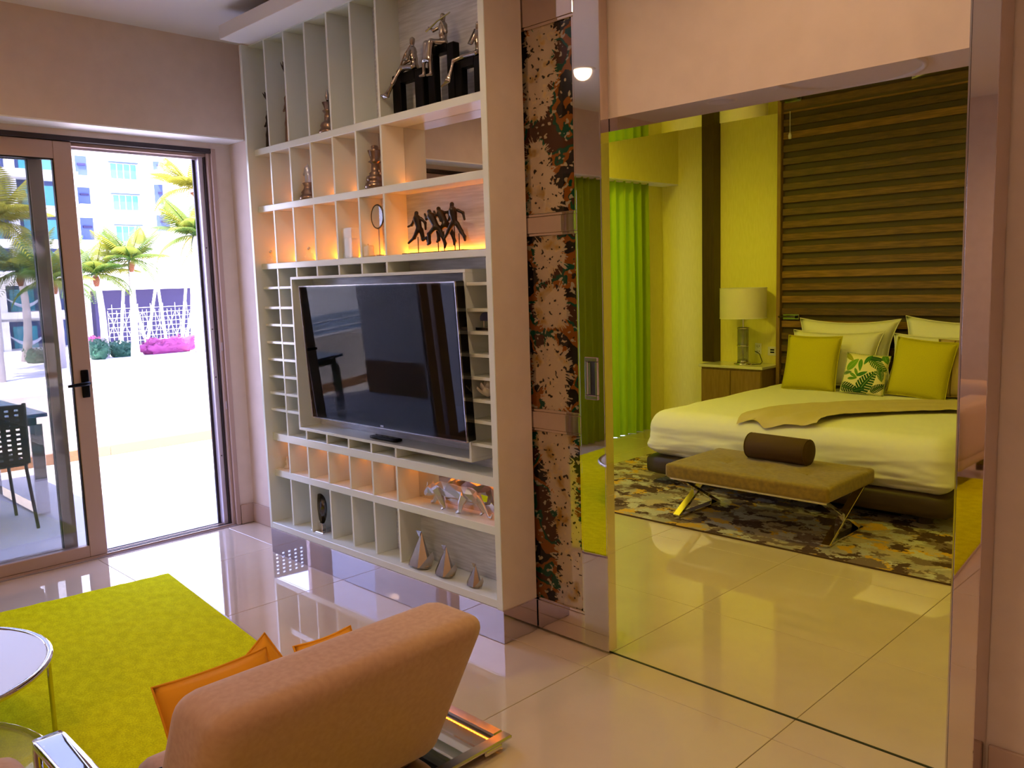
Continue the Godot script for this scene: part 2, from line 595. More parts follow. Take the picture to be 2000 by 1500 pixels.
func room():
	# floor of polished tiles
	var fl := struct_root("floor")
	bx("grout_bed", Vector3(-2.70, -0.2, -5.0), Vector3(4.35, -0.0035, 5.65), M.grout, fl)
	var px := 0.784
	var pz := 0.7855
	var cache := {}
	for i in range(-5, 5):
		for j in range(-7, 8):
			var x0: float = max(1.164 + i * px + 0.0013, -2.56)
			var x1: float = min(1.164 + (i + 1) * px - 0.0013, 4.2)
			var z0: float = max(-0.0655 + j * pz + 0.0013, -4.85)
			var z1: float = min(-0.0655 + (j + 1) * pz - 0.0013, 5.5)
			if x1 - x0 < 0.02 or z1 - z0 < 0.02: continue
			var key := "%.3f %.3f" % [x1 - x0, z1 - z0]
			if not cache.has(key):
				var mb := MB.new()
				mb.box(Vector3(0, -0.006, 0), Vector3(x1 - x0, 0.012, z1 - z0), 0.0012)
				cache[key] = mb.done()
			inst("tile", cache[key], M.tile, fl, Transform3D(Basis(), Vector3((x0 + x1) / 2, 0, (z0 + z1) / 2)))
	# ceilings
	var ce := struct_root("ceiling")
	bx("living_ceiling", Vector3(-2.75, 2.93, -0.28), Vector3(4.35, 3.15, 5.65), M.ceiling, ce)
	bx("bedroom_ceiling", Vector3(-2.75, 3.1, -5.0), Vector3(4.35, 3.25, -0.27), M.ceiling, ce)
	bx("hanging_slab", Vector3(-1.857, 2.785, -0.2), Vector3(0.25, 2.855, 0.125), M.ceiling, ce, 0.002)
	var mb := MB.new()
	mb.lathe([Vector2(0.50, -0.0), Vector2(0.50, -0.018), Vector2(0.53, -0.018), Vector2(0.53, 0.0)], 64, Vector3(-0.33, 2.93, 3.45))
	obj("round_moulding", mb, M.ceiling, ce)
	var sp := thing("ceiling_speaker", "round white slotted speaker grille in the living room ceiling", "speaker", Vector3(-1.45, 2.93, 3.585))
	mb = MB.new()
	mb.lathe([Vector2(0.10, -0.002), Vector2(0.10, -0.008), Vector2(0.125, -0.008), Vector2(0.13, 0)], 36)
	mb.cyl(Vector3(0, -0.003, 0), 0.1, 0.003, 36)
	obj("rim", mb, M.white, sp)
	for k in 9:
		var z := -0.08 + k * 0.02
		var hw := sqrt(0.0098 - z * z)
		mb = MB.new()
		mb.box(Vector3(0, -0.008, z), Vector3(hw * 2, 0.008, 0.009))
		obj("slat", mb, M.white, sp)
	# partition wall between living room and bedroom
	var zf := -0.26
	var zk := -0.455
	var pw := struct_root("wall_partition")
	bx("panel", Vector3(-2.70, 0, zk), Vector3(0.2, 3.25, zf), M.wall, pw)
	bx("panel_over_opening", Vector3(0.2, 2.09, zk), Vector3(1.69, 3.25, zf), M.wall, pw)
	bx("panel_beside_opening", Vector3(1.69, 0, zk), Vector3(4.35, 3.25, zf), M.wall, pw)
	# outer walls
	var wt := struct_root("wall_terrace")
	bx("corner_panel", Vector3(-2.70, 0, -0.26), Vector3(-2.574, 3.15, -0.162), M.wall, wt)
	bx("panel_over_door", Vector3(-2.70, 2.345, -0.162), Vector3(-2.574, 3.15, 3.0), M.wall, wt)
	bx("end_panel", Vector3(-2.70, 0, 3.0), Vector3(-2.574, 3.15, 5.65), M.wall, wt)
	bx("curtain_box", Vector3(-2.574, 2.387, -0.26), Vector3(-2.38, 2.93, 5.5), M.wall, wt)
	bx("curtain_box_edge", Vector3(-2.574, 2.379, -0.258), Vector3(-2.381, 2.3868, 5.5), M.white, wt)
	bx("wall_back", Vector3(-2.75, 0, 5.5), Vector3(4.35, 3.15, 5.65), M.wall)
	bx("wall_right", Vector3(4.2, 0, -5.0), Vector3(4.35, 3.25, 5.5), M.wall)
	var wb := struct_root("wall_bedroom")
	bx("head_wall", Vector3(-2.75, 0, -5.0), Vector3(4.2, 3.25, -4.85), M.wallpaper, wb)
	bx("window_side_end", Vector3(-2.70, 0, -4.85), Vector3(-2.574, 3.25, -4.36), M.wallpaper, wb)
	bx("window_side_corner", Vector3(-2.70, 0, -1.1), Vector3(-2.574, 3.25, -0.455), M.wallpaper, wb)
	bx("window_side_head", Vector3(-2.70, 2.345, -4.36), Vector3(-2.574, 3.25, -1.1), M.wallpaper, wb)
	bx("curtain_box", Vector3(-2.574, 2.383, -4.85), Vector3(-2.38, 3.1, -0.456), M.wallpaper, wb)
	bx("curtain_box_edge", Vector3(-2.574, 2.375, -4.849), Vector3(-2.381, 2.3828, -0.457), M.white, wb)
	bx("side_wall", Vector3(2.6, 0, -4.85), Vector3(2.75, 3.1, -0.456), M.wallpaper, wb)
	baseboard("baseboard_terrace", Vector3(-2.574, 0.0005, -0.258), Vector3(-2.560, 0.125, -0.166))
	baseboard("baseboard_right", Vector3(1.745, 0.0005, -0.26), Vector3(4.19, 0.125, -0.246))
	baseboard("baseboard_partition", Vector3(-2.56, 0.0005, -0.26), Vector3(-1.9, 0.125, -0.246))
	baseboard("baseboard_back", Vector3(-2.5, 0.0005, 5.486), Vector3(4.18, 0.125, 5.5))
	# chrome lining of the opening
	bx("trim_1", Vector3(0.2, 2.0416, zk), Vector3(1.69, 2.0895, zf + 0.004), M.bronze_mirror)
	var jp := struct_root("trim_2")
	bx("front_post", Vector3(1.669, 0.0005, -0.255), Vector3(1.737, 2.929, -0.14), M.bronze_mirror, jp, 0.0015)
	bx("reveal", Vector3(1.675, 0.0005, zk), Vector3(1.69, 2.041, -0.256), M.bronze_mirror, jp)
	bx("post_edge", Vector3(1.664, 0.0005, -0.16), Vector3(1.6685, 2.929, -0.141), M.chrome_soft, jp)
	bx("trim_3", Vector3(-1.0, 0.0003, -0.236), Vector3(1.668, 0.0022, -0.226), M.rubber)

func openings():
	# terrace door
	var d := struct_root("door_1")
	var X := -2.574
	var fr: Material = M.frame_metal
	var jb := Node3D.new()
	jb.name = "jamb"
	d.add_child(jb)
	bx("casing", Vector3(X - 0.10, 0.0005, -0.162), Vector3(X + 0.012, 2.345, -0.135), fr, jb, 0.002)
	bx("casing_step", Vector3(X - 0.10, 0.0005, -0.135), Vector3(X - 0.012, 2.33, -0.118), fr, jb, 0.002)
	bx("seal", Vector3(X - 0.095, 0.0005, -0.118), Vector3(X - 0.035, 2.3, -0.106), M.frame_dark, jb)
	bx("strike_channel", Vector3(X - 0.10, 0.0005, -0.106), Vector3(X - 0.05, 2.3, -0.078), M.frame_light, jb, 0.002)
	bx("inner_lip", Vector3(X - 0.112, 0.0005, -0.100), Vector3(X - 0.10, 2.3, -0.062), M.frame_dark, jb)
	for y in [0.45, 0.95, 1.25, 1.75]:
		bx("screw", Vector3(X - 0.0505, y, -0.094), Vector3(X - 0.0485, y + 0.008, -0.087), M.rubber, jb)
	for y in [0.75, 1.12]:
		bx("strike_plate", Vector3(X - 0.012, y, -0.131), Vector3(X - 0.009, y + 0.05, -0.122), M.frame_light, jb)
	var hd := Node3D.new()
	hd.name = "head"
	d.add_child(hd)
	bx("casing", Vector3(X - 0.10, 2.318, -0.135), Vector3(X + 0.008, 2.345, 3.0), M.frame_dark, hd, 0.002)
	bx("casing_step", Vector3(X - 0.10, 2.298, -0.118), Vector3(X - 0.035, 2.318, 3.0), fr, hd, 0.002)
	bx("inner_lip", Vector3(X - 0.11, 2.286, -0.106), Vector3(X - 0.075, 2.298, 3.0), M.frame_light, hd)
	var tr := Node3D.new()
	tr.name = "threshold"
	d.add_child(tr)
	bx("track_base", Vector3(X - 0.13, -0.004, -0.162), Vector3(X + 0.005, 0.004, 3.0), M.frame_light, tr)
	for k in 4:
		bx("rail", Vector3(X - 0.012 - k * 0.028, 0.004, -0.118), Vector3(X - 0.004 - k * 0.028, 0.016, 3.0), M.frame_dark if k % 2 else fr, tr)
	bx("end_casing", Vector3(X - 0.10, 0.0005, 2.97), Vector3(X + 0.012, 2.345, 3.0), fr, d)
	var panels := [[0.655, 1.86, X - 0.028, 0.094], [0.79, 2.0, X - 0.085, 0.07], [1.9, 2.968, X - 0.028, 0.09]]
	for k in 3:
		var p: Array = panels[k]
		var n := Node3D.new()
		n.name = "sliding_panel" if k == 0 else "fixed_panel"
		d.add_child(n, true)
		var x0: float = p[2] - 0.022
		var x1: float = p[2] + 0.022
		bx("stile", Vector3(x0, 0.017, p[0]), Vector3(x1, 2.316 if k != 1 else 2.285, p[0] + p[3]), fr, n, 0.003)
		bx("stile", Vector3(x0, 0.017, p[1] - 0.08), Vector3(x1, 2.316 if k != 1 else 2.285, p[1]), fr, n, 0.003)
		bx("rail", Vector3(x0, 2.222, p[0] + p[3]), Vector3(x1, 2.316 if k != 1 else 2.285, p[1] - 0.08), fr, n, 0.003)
		bx("rail", Vector3(x0, 0.017, p[0] + p[3]), Vector3(x1, 0.082, p[1] - 0.08), fr, n, 0.003)
		bx("gasket", Vector3(p[2] - 0.012, 0.082, p[0] + p[3]), Vector3(p[2] + 0.014, 2.222, p[0] + p[3] + 0.006), M.rubber, n)
		bx("gasket", Vector3(p[2] - 0.012, 2.214, p[0] + p[3]), Vector3(p[2] + 0.014, 2.222, p[1] - 0.08), M.rubber, n)
		bx("pane", Vector3(p[2] - 0.003, 0.082, p[0] + p[3]), Vector3(p[2] + 0.003, 2.222, p[1] - 0.08), M.glass, n)
		if k == 0:
			var mb := MB.new()
			mb.rbox(Vector3(x1 + 0.006, 1.0, 0.695), Vector3(0.012, 0.155, 0.042), 0.006, 6)
			var h := obj("handle_plate", mb, M.black, n)
			mb = MB.new()
			mb.tube([Vector3(x1 + 0.01, 1.005, 0.69), Vector3(x1 + 0.05, 1.005, 0.69), Vector3(x1 + 0.055, 1.003, 0.72), Vector3(x1 + 0.052, 0.998, 0.80)], [0.011, 0.011, 0.011, 0.008], 10)
			obj("lever", mb, M.black, h)
	# bedroom window behind the curtains
	var w := struct_root("window_1")
	for z in [-4.36, -3.3, -2.2, -1.16]:
		bx("stile", Vector3(X - 0.08, 0.0, z), Vector3(X - 0.03, 2.34, z + 0.06), fr, w)
	bx("head_rail", Vector3(X - 0.08, 2.27, -4.36), Vector3(X - 0.03, 2.345, -1.1), fr, w)
	for z in [[-4.30, -3.30], [-3.24, -2.20], [-2.14, -1.16]]:
		bx("pane", Vector3(X - 0.058, 0.0, z[0]), Vector3(X - 0.052, 2.27, z[1]), M.glass, w)
	# mirrored sliding door with painted glass
	var s := struct_root("door_2")
	var zf := -0.2035
	var zb := -0.253
	bx("core", Vector3(-0.95, 0.012, zb), Vector3(0.3855, 2.62, zf - 0.014), M.chrome, s)
	bx("stile", Vector3(0.264, 0.012, zf - 0.014), Vector3(0.3855, 2.62, zf), M.chrome, s, 0.0015)
	bx("stile", Vector3(-0.95, 0.012, zf - 0.014), Vector3(-0.83, 2.62, zf), M.chrome, s, 0.0015)
	bx("end_cap", Vector3(0.3856, 0.014, zb + 0.001), Vector3(0.389, 2.62, zf - 0.001), M.bronze_mirror, s)
	var ys := [0.012, 0.135, 0.885, 0.955, 1.685, 1.75, 2.49, 2.62]
	for k in 4:
		bx("rail", Vector3(-0.83, ys[k * 2], zf - 0.014), Vector3(0.2635, ys[k * 2 + 1], zf - 0.001), M.bronze_mirror, s, 0.0015)
	for k in 3:
		var y0: float = ys[k * 2 + 1]
		var y1: float = ys[k * 2 + 2]
		var p := Node3D.new()
		p.name = "art_panel"
		s.add_child(p, true)
		for e in [[-0.83, y0, 0.2635, y0 + 0.012], [-0.83, y1 - 0.012, 0.2635, y1], [0.2515, y0 + 0.012, 0.2635, y1 - 0.012]]:
			bx("bead", Vector3(e[0], e[1], zf - 0.014), Vector3(e[2], e[3], zf - 0.004), M.bronze_mirror, p, 0.002)
		var mb := MB.new()
		mb.quad(Vector3(-0.83, y0 + 0.012, zf - 0.0125), Vector3(0.2515, y0 + 0.012, zf - 0.0125), Vector3(0.2515, y1 - 0.012, zf - 0.0125), Vector3(-0.83, y1 - 0.012, zf - 0.0125))
		obj("painted_glass", mb, art(k), p)
	var hb := Node3D.new()
	hb.name = "pull"
	s.add_child(hb)
	var hx0 := 0.293
	var hx1 := 0.359
	for e in [[hx0, 1.028, hx1, 1.046], [hx0, 1.177, hx1, 1.195], [hx0, 1.046, hx0 + 0.016, 1.177], [hx1 - 0.016, 1.046, hx1, 1.177]]:
		bx("pull_rim", Vector3(e[0], e[1], zf - 0.002), Vector3(e[2], e[3], zf + 0.006), M.chrome_soft, hb, 0.003)
	bx("pull_cup", Vector3(hx0 + 0.016, 1.046, zf - 0.001), Vector3(hx1 - 0.016, 1.177, zf + 0.001), M.gunmetal, hb)
	bx("pull_finger", Vector3(hx0 + 0.018, 1.05, zf + 0.001), Vector3(hx0 + 0.028, 1.173, zf + 0.004), M.chrome_soft, hb)

# marbled paint on antique mirror glass: cream mirror blots with feathered dark, rust and teal paint between
func art(k: int) -> StandardMaterial3D:
	var w := 512
	var h := 356
	var im := Image.create(w, h, true, Image.FORMAT_RGB8)
	var me := Image.create(w, h, true, Image.FORMAT_RGB8)
	var rng := RandomNumberGenerator.new()
	rng.seed = 40 + k
	# blots: place across and down the panel, radius, all in panel heights
	var seen: Array = [
		[[1.27, 0.06, 0.17], [1.30, 0.24, 0.14], [1.33, 0.40, 0.12], [1.36, 0.55, 0.12], [1.37, 0.70, 0.13], [1.38, 0.85, 0.13], [1.36, 0.98, 0.12]],
		[[1.26, 0.10, 0.13], [1.22, 0.20, 0.07], [1.27, 0.40, 0.15], [1.26, 0.62, 0.05], [1.25, 0.76, 0.17], [1.28, 0.92, 0.11]],
		[[1.25, 0.08, 0.13], [1.22, 0.24, 0.14], [1.20, 0.38, 0.12], [1.19, 0.68, 0.10], [1.20, 0.80, 0.13], [1.24, 0.93, 0.14]]][k]
	var blots := []
	for b in seen: blots.append([(b[0] - 0.02) * h, b[1] * h, b[2] * h * 0.86])
	for i in 22: blots.append([rng.randf_range(0.0, 0.95) * h, rng.randf() * h, rng.randf_range(0.07, 0.16) * h])
	var n1 := nz(0.010, 7 + k)
	var n2 := nz(0.03, 70 + k, 4)
	var n3 := nz(0.9, 90 + k, 2)
	var drop := nz(0.06, 95 + k, 2)
	var paints := [Color(0.09, 0.06, 0.045), Color(0.44, 0.25, 0.06), Color(0.04, 0.22, 0.16), Color(0.22, 0.12, 0.06)]
	for y in h:
		for x in w:
			var best := 9.0
			for b in blots:
				var dx: float = x - b[0]
				var dy: float = y - b[1]
				if absf(dx) > b[2] * 1.7 or absf(dy) > b[2] * 1.7: continue
				var d: float = sqrt(dx * dx + dy * dy) / b[2]
				var a: float = atan2(dy, dx)
				d *= 1.0 + 0.30 * n3.get_noise_2d(a * 9.0, b[0])
				best = minf(best, d)
			best += n2.get_noise_2d(x, y) * 0.35
			var c: Color
			var metal := 0.0
			if best < 1.0:
				var t: float = clampf(n2.get_noise_2d(x * 0.5 + 200, y * 0.5) * 2.0 - 0.25, 0, 1)
				c = Color(0.80, 0.74, 0.64).lerp(Color(0.50, 0.36, 0.10), t)
				metal = 0.7 * (1.0 - t)
				if drop.get_noise_2d(x, y) > 0.50: c = paints[0]; metal = 0.0
			else:
				var v := n1.get_noise_2d(x, y) * 2.4 + n2.get_noise_2d(x + 50, y) * 0.4
				c = paints[0] if v < -0.45 else paints[1] if v < 0.12 else paints[2] if v < 0.55 else paints[3]
				if drop.get_noise_2d(x * 0.7 + y * 0.35, y * 0.9 - x * 0.2) > 0.44: c = Color(0.70, 0.64, 0.52); metal = 0.5
			im.set_pixel(x, y, c)
			me.set_pixel(x, y, Color(metal, metal, metal))
	var m := print_mat("painted_glass", im, 0.05)
	me.generate_mipmaps()
	m.metallic = 1.0
	m.metallic_texture = ImageTexture.create_from_image(me)
	m.metallic_texture_channel = BaseMaterial3D.TEXTURE_CHANNEL_RED
	return m

func shelf_unit():
	var t := thing("shelf_unit", "pale grey built-in shelf wall with mirrored plinth around the television", "shelving")
	var L := -1.892
	var zf := -0.04
	var zb := -0.165
	var m: Material = M.unit
	var H := 2.785
	bx("side_panel", Vector3(L, 0.145, -0.2), Vector3(L + 0.022, H, 0.0), m, t, 0.0015)
	bx("side_panel", Vector3(-0.034, 0.145, -0.2), Vector3(0, H, 0.0), M.wall, t, 0.001)
	bx("front_edge", Vector3(-0.034, 0.145, 0.0), Vector3(0, H, 0.004), m, t, 0.0015)
	var pl := bx("plinth", Vector3(L + 0.004, 0.001, -0.2), Vector3(0, 0.142, 0.0), M.plinth_mirror, t, 0.0015)
	bx("plinth_edge", Vector3(L + 0.004, 0.142, -0.19), Vector3(0, 0.147, 0.002), M.chrome, pl)
	var x0 := L + 0.022
	var x1 := -0.034
	bx("shelf", Vector3(x0, 0.147, zb), Vector3(x1, 0.182, 0.0), m, t, 0.002)
	for s in [[2.242, 0.034], [1.94, 0.034], [1.63, 0.031], [0.69, 0.042], [0.480, 0.038]]:
		bx("shelf", Vector3(x0, s[0] - s[1], zb), Vector3(x1, s[0], zf), m, t, 0.002)
	bx("top_panel", Vector3(x0, H - 0.006, zb), Vector3(x1, H, zf), m, t)
	var xs := [-1.705, -1.512, -1.317, -1.122, -0.93, -0.736]
	var rows := [[2.242, H - 0.006], [1.94, 2.208], [1.63, 1.906], [1.552, 1.599], [0.69, 0.737], [0.48, 0.648], [0.182, 0.442]]
	for i in xs.size():
		for r in rows:
			if i == 0 and (r[0] == 1.552 or r[0] == 0.69): continue
			bx("divider", Vector3(xs[i] - 0.007, r[0], zb), Vector3(xs[i] + 0.007, r[1], zf + 0.001), m, t, 0.001)
	bx("divider", Vector3(xs[0] - 0.007, 0.69, zb), Vector3(xs[0] + 0.007, 1.599, zf + 0.001), m, t, 0.001)
	# small shelves beside the television niche
	for y in [1.505, 1.397, 1.303, 1.207, 1.113, 1.019, 0.924, 0.831]:
		bx("small_shelf", Vector3(x0, y - 0.014, zb), Vector3(-1.712, y, zf), m, t, 0.001)
		bx("small_shelf", Vector3(-1.698, y - 0.014, zb), Vector3(-1.5775, y, zf), m, t, 0.001)
	for y in [1.497, 1.39, 1.296, 1.202, 1.107, 1.012, 0.923, 0.825]:
		bx("small_shelf", Vector3(-0.2025, y - 0.014, zb), Vector3(x1, y, zf), m, t, 0.001)
	# niche frame
	var nf := Node3D.new()
	nf.name = "television_niche"
	t.add_child(nf)
	bx("board", Vector3(-1.577, 1.538, zb), Vector3(-0.203, 1.552, zf + 0.004), m, nf, 0.001)
	bx("board", Vector3(-1.577, 0.737, zb), Vector3(-0.203, 0.752, zf + 0.004), m, nf, 0.001)
	bx("board", Vector3(-1.577, 0.752, zb), Vector3(-1.563, 1.538, zf + 0.004), m, nf, 0.001)
	bx("board", Vector3(-0.217, 0.752, zb), Vector3(-0.203, 1.538, zf + 0.004), m, nf, 0.001)
	bx("niche_back", Vector3(-1.563, 0.752, zb - 0.01), Vector3(-0.217, 1.538, zb), M.unit_wood, nf)
	# backs: wood, with mirror behind two of the rows
	bx("carcass_back", Vector3(x0, 0.147, -0.199), Vector3(x1, H, zb - 0.0105), m, t)
	for b in [[2.242, H, "unit_wood"], [1.94, 2.208, "mirror"], [1.63, 1.906, "unit_wood"], [1.552, 1.599, "unit_wood"], [0.69, 0.737, "unit_wood"], [0.48, 0.648, "mirror"], [0.182, 0.442, "unit_wood"]]:
		bx("back_facing", Vector3(x0, b[0], zb - 0.01), Vector3(x1, b[1], zb), M[b[2]], t)
	bx("back_facing", Vector3(x0, 0.737, zb - 0.01), Vector3(-1.577, 1.552, zb), M.unit_wood, t)
	bx("back_facing", Vector3(-0.203, 0.737, zb - 0.01), Vector3(x1, 1.552, zb), M.unit_wood, t)
	# amber light strips lying at the back of three rows
	var amber := Color(1.0, 0.50, 0.10)
	var strips := [[1.941, 1.0, 0.09], [1.631, 1.0, 0.36], [0.647, -1.0, 0.06]]
	for s in strips:
		var n := Node3D.new()
		n.name = "light_strip"
		t.add_child(n, true)
		var zz := -0.158 if s[1] > 0 else -0.13
		var mb := MB.new()
		mb.box(Vector3((x0 + x1) / 2, s[0] + s[1] * 0.0015, zz), Vector3(x1 - x0 - 0.01, 0.003, 0.008))
		obj("strip_tape", mb, M.candle, n)
		if s[1] < 0:
			mb = MB.new()
			for k in 90:
				mb.box(Vector3(x0 + 0.02 + k * (x1 - x0 - 0.04) / 89.0, s[0] - 0.0035, zz), Vector3(0.005, 0.003, 0.005))
			tag(obj("led_dots", mb, M.led, n), "", "", "", "stuff")
		area(Vector3((x0 + x1) / 2, s[0] + s[1] * 0.006, zz), Vector3(0, s[1], 0), Vector2(x1 - x0 - 0.02, 0.008), amber, s[2], n)

# ------------------------------------------------------------------ things on the shelves
func V(x: float, y: float, z := 0.0) -> Vector3:
	return Vector3(x, y, z)

func limbs(path: Array, r0: float, r1: float) -> Array:
	var out := []
	var n := path.size() - 1
	for i in n:
		out.append([path[i], path[i + 1], lerpf(r0, r1, float(i) / n), lerpf(r0, r1, float(i + 1) / n)])
	return out

func pedestal(t: Node3D, w: float, h: float, leg: float, dep := 0.036):
	var mb := MB.new()
	mb.box(Vector3(-w / 2 + leg / 2, h / 2, 0), Vector3(leg, h, dep), 0.004)
	mb.box(Vector3(w / 2 - leg / 2, h / 2, 0), Vector3(leg, h, dep), 0.004)
	mb.box(Vector3(0, h - leg * 0.35, 0), Vector3(w - leg * 2 + 0.002, leg * 0.7, dep), 0.0)
	obj("arch_block", mb, M.black, t)

func musicians():
	# trumpeter sitting sideways, legs hanging off the block
	var t := thing("musician_figurine", "silver figurine playing a horn, legs stretched, on the leftmost black arch block", "figurine", V(-0.585, 2.242, -0.1), 0, "musician figurines on the top shelf")
	pedestal(t, 0.215, 0.175, 0.058)
	var mb := MB.new()
	var b := []
	b += limbs([V(0.035, 0.19), V(0.03, 0.225), V(0.024, 0.262)], 0.016, 0.018)
	b += limbs([V(0.024, 0.262), V(0.025, 0.282)], 0.007, 0.006)
	b += limbs([V(0.024, 0.292), V(0.026, 0.304)], 0.0115, 0.0125)
	b += limbs([V(0.033, 0.19, 0.012), V(-0.03, 0.196, 0.02), V(-0.062, 0.13, 0.05), V(-0.10, 0.082, 0.05)], 0.012, 0.006)
	b += limbs([V(0.033, 0.19, -0.012), V(-0.055, 0.20, -0.01), V(-0.098, 0.14, 0.02), V(-0.112, 0.09, 0.052)], 0.012, 0.006)
	b += limbs([V(-0.10, 0.082, 0.05), V(-0.13, 0.080, 0.05)], 0.007, 0.005)
	b += limbs([V(-0.112, 0.09, 0.052), V(-0.14, 0.092, 0.055)], 0.007, 0.005)
	b += limbs([V(0.026, 0.258, 0.02), V(0.03, 0.22, 0.035), V(-0.018, 0.226, 0.02)], 0.008, 0.005)
	b += limbs([V(0.02, 0.258, -0.02), V(-0.01, 0.236, -0.03), V(-0.045, 0.215, 0.0)], 0.008, 0.005)
	mb.skin(b, 0.0032, 0.006)
	obj("seated_figure", mb, M.pewter, t)
	mb = MB.new()
	mb.tube([V(0.012, 0.286, 0.0), V(-0.02, 0.25, 0.01), V(-0.05, 0.205, 0.012), V(-0.066, 0.182, 0.012)], [0.0025, 0.003, 0.004, 0.012], 10)
	mb.tube([V(-0.012, 0.258, 0.01), V(-0.004, 0.222, 0.012), V(-0.034, 0.208, 0.012)], 0.0035, 8)
	obj("horn", mb, M.bronze, t)
	# flautist facing the room
	t = thing("musician_figurine", "silver figurine with a long flute on the tallest black arch block", "figurine", V(-0.36, 2.242, -0.1), 0, "musician figurines on the top shelf")
	pedestal(t, 0.172, 0.238, 0.046)
	mb = MB.new()
	b = []
	b += limbs([V(0.006, 0.25), V(0.004, 0.285), V(0.006, 0.318)], 0.015, 0.018)
	b += limbs([V(0.006, 0.318), V(0.008, 0.335)], 0.006, 0.006)
	b += limbs([V(0.006, 0.345), V(0.007, 0.356)], 0.011, 0.012)
	b += limbs([V(-0.012, 0.25), V(-0.05, 0.25, 0.045), V(-0.062, 0.18, 0.055), V(-0.064, 0.125, 0.055)], 0.014, 0.006)
	b += limbs([V(0.012, 0.25), V(-0.015, 0.25, 0.05), V(-0.02, 0.18, 0.056), V(-0.018, 0.12, 0.055)], 0.014, 0.006)
	b += limbs([V(-0.064, 0.125, 0.055), V(-0.072, 0.12, 0.07)], 0.006, 0.005)
	b += limbs([V(-0.018, 0.12, 0.055), V(-0.026, 0.115, 0.07)], 0.006, 0.005)
	b += limbs([V(-0.045, 0.245, 0.05), V(-0.048, 0.185, 0.056)], 0.016, 0.014)
	b += limbs([V(-0.02, 0.245, 0.05), V(-0.032, 0.185, 0.056)], 0.016, 0.014)
	b += limbs([V(0.022, 0.316, 0.0), V(0.035, 0.285, 0.01), V(0.02, 0.33, 0.022)], 0.008, 0.005)
	b += limbs([V(-0.012, 0.316, 0.0), V(-0.04, 0.305, 0.015), V(-0.058, 0.32, 0.022)], 0.008, 0.005)
	mb.skin(b, 0.0032, 0.006)
	obj("seated_figure", mb, M.pewter, t)
	mb = MB.new()
	mb.tube([V(-0.075, 0.308, 0.024), V(0.0, 0.334, 0.024), V(0.075, 0.352, 0.02)], [0.005, 0.0035, 0.003], 8)
	obj("flute", mb, M.chrome_soft, t)
	# third player
	t = thing("musician_figurine", "silver figurine playing a small pipe, seated beside the shelf's end panel", "figurine", V(-0.195, 2.242, -0.1), 0, "musician figurines on the top shelf")
	pedestal(t, 0.155, 0.152, 0.042)
	mb = MB.new()
	b = []
	b += limbs([V(0.052, 0.168), V(0.053, 0.205), V(0.05, 0.24)], 0.012, 0.015)
	b += limbs([V(0.05, 0.24), V(0.052, 0.255)], 0.006, 0.006)
	b += limbs([V(0.052, 0.263), V(0.055, 0.276)], 0.0105, 0.0115)
	b += limbs([V(0.05, 0.166, 0.01), V(-0.03, 0.166, 0.012), V(-0.068, 0.155, 0.03), V(-0.082, 0.075, 0.045)], 0.011, 0.006)
	b += limbs([V(0.05, 0.166, -0.01), V(-0.02, 0.168, -0.01), V(-0.07, 0.15, 0.02), V(-0.092, 0.08, 0.05)], 0.011, 0.006)
	b += limbs([V(-0.082, 0.075, 0.045), V(-0.112, 0.064, 0.045)], 0.007, 0.004)
	b += limbs([V(-0.092, 0.08, 0.05), V(-0.12, 0.058, 0.055)], 0.007, 0.004)
	b += limbs([V(0.05, 0.236, 0.014), V(0.035, 0.205, 0.022), V(0.016, 0.212, 0.012)], 0.007, 0.005)
	b += limbs([V(0.048, 0.236, -0.012), V(0.028, 0.222, -0.014), V(0.026, 0.245, 0.004)], 0.007, 0.005)
	mb.skin(b, 0.0032, 0.006)
	obj("seated_figure", mb, M.pewter, t)
	mb = MB.new()
	mb.tube([V(0.036, 0.262, 0.002), V(0.022, 0.232, 0.008), V(0.012, 0.205, 0.012)], [0.003, 0.005, 0.009], 8)
	obj("pipe", mb, M.gunmetal, t)

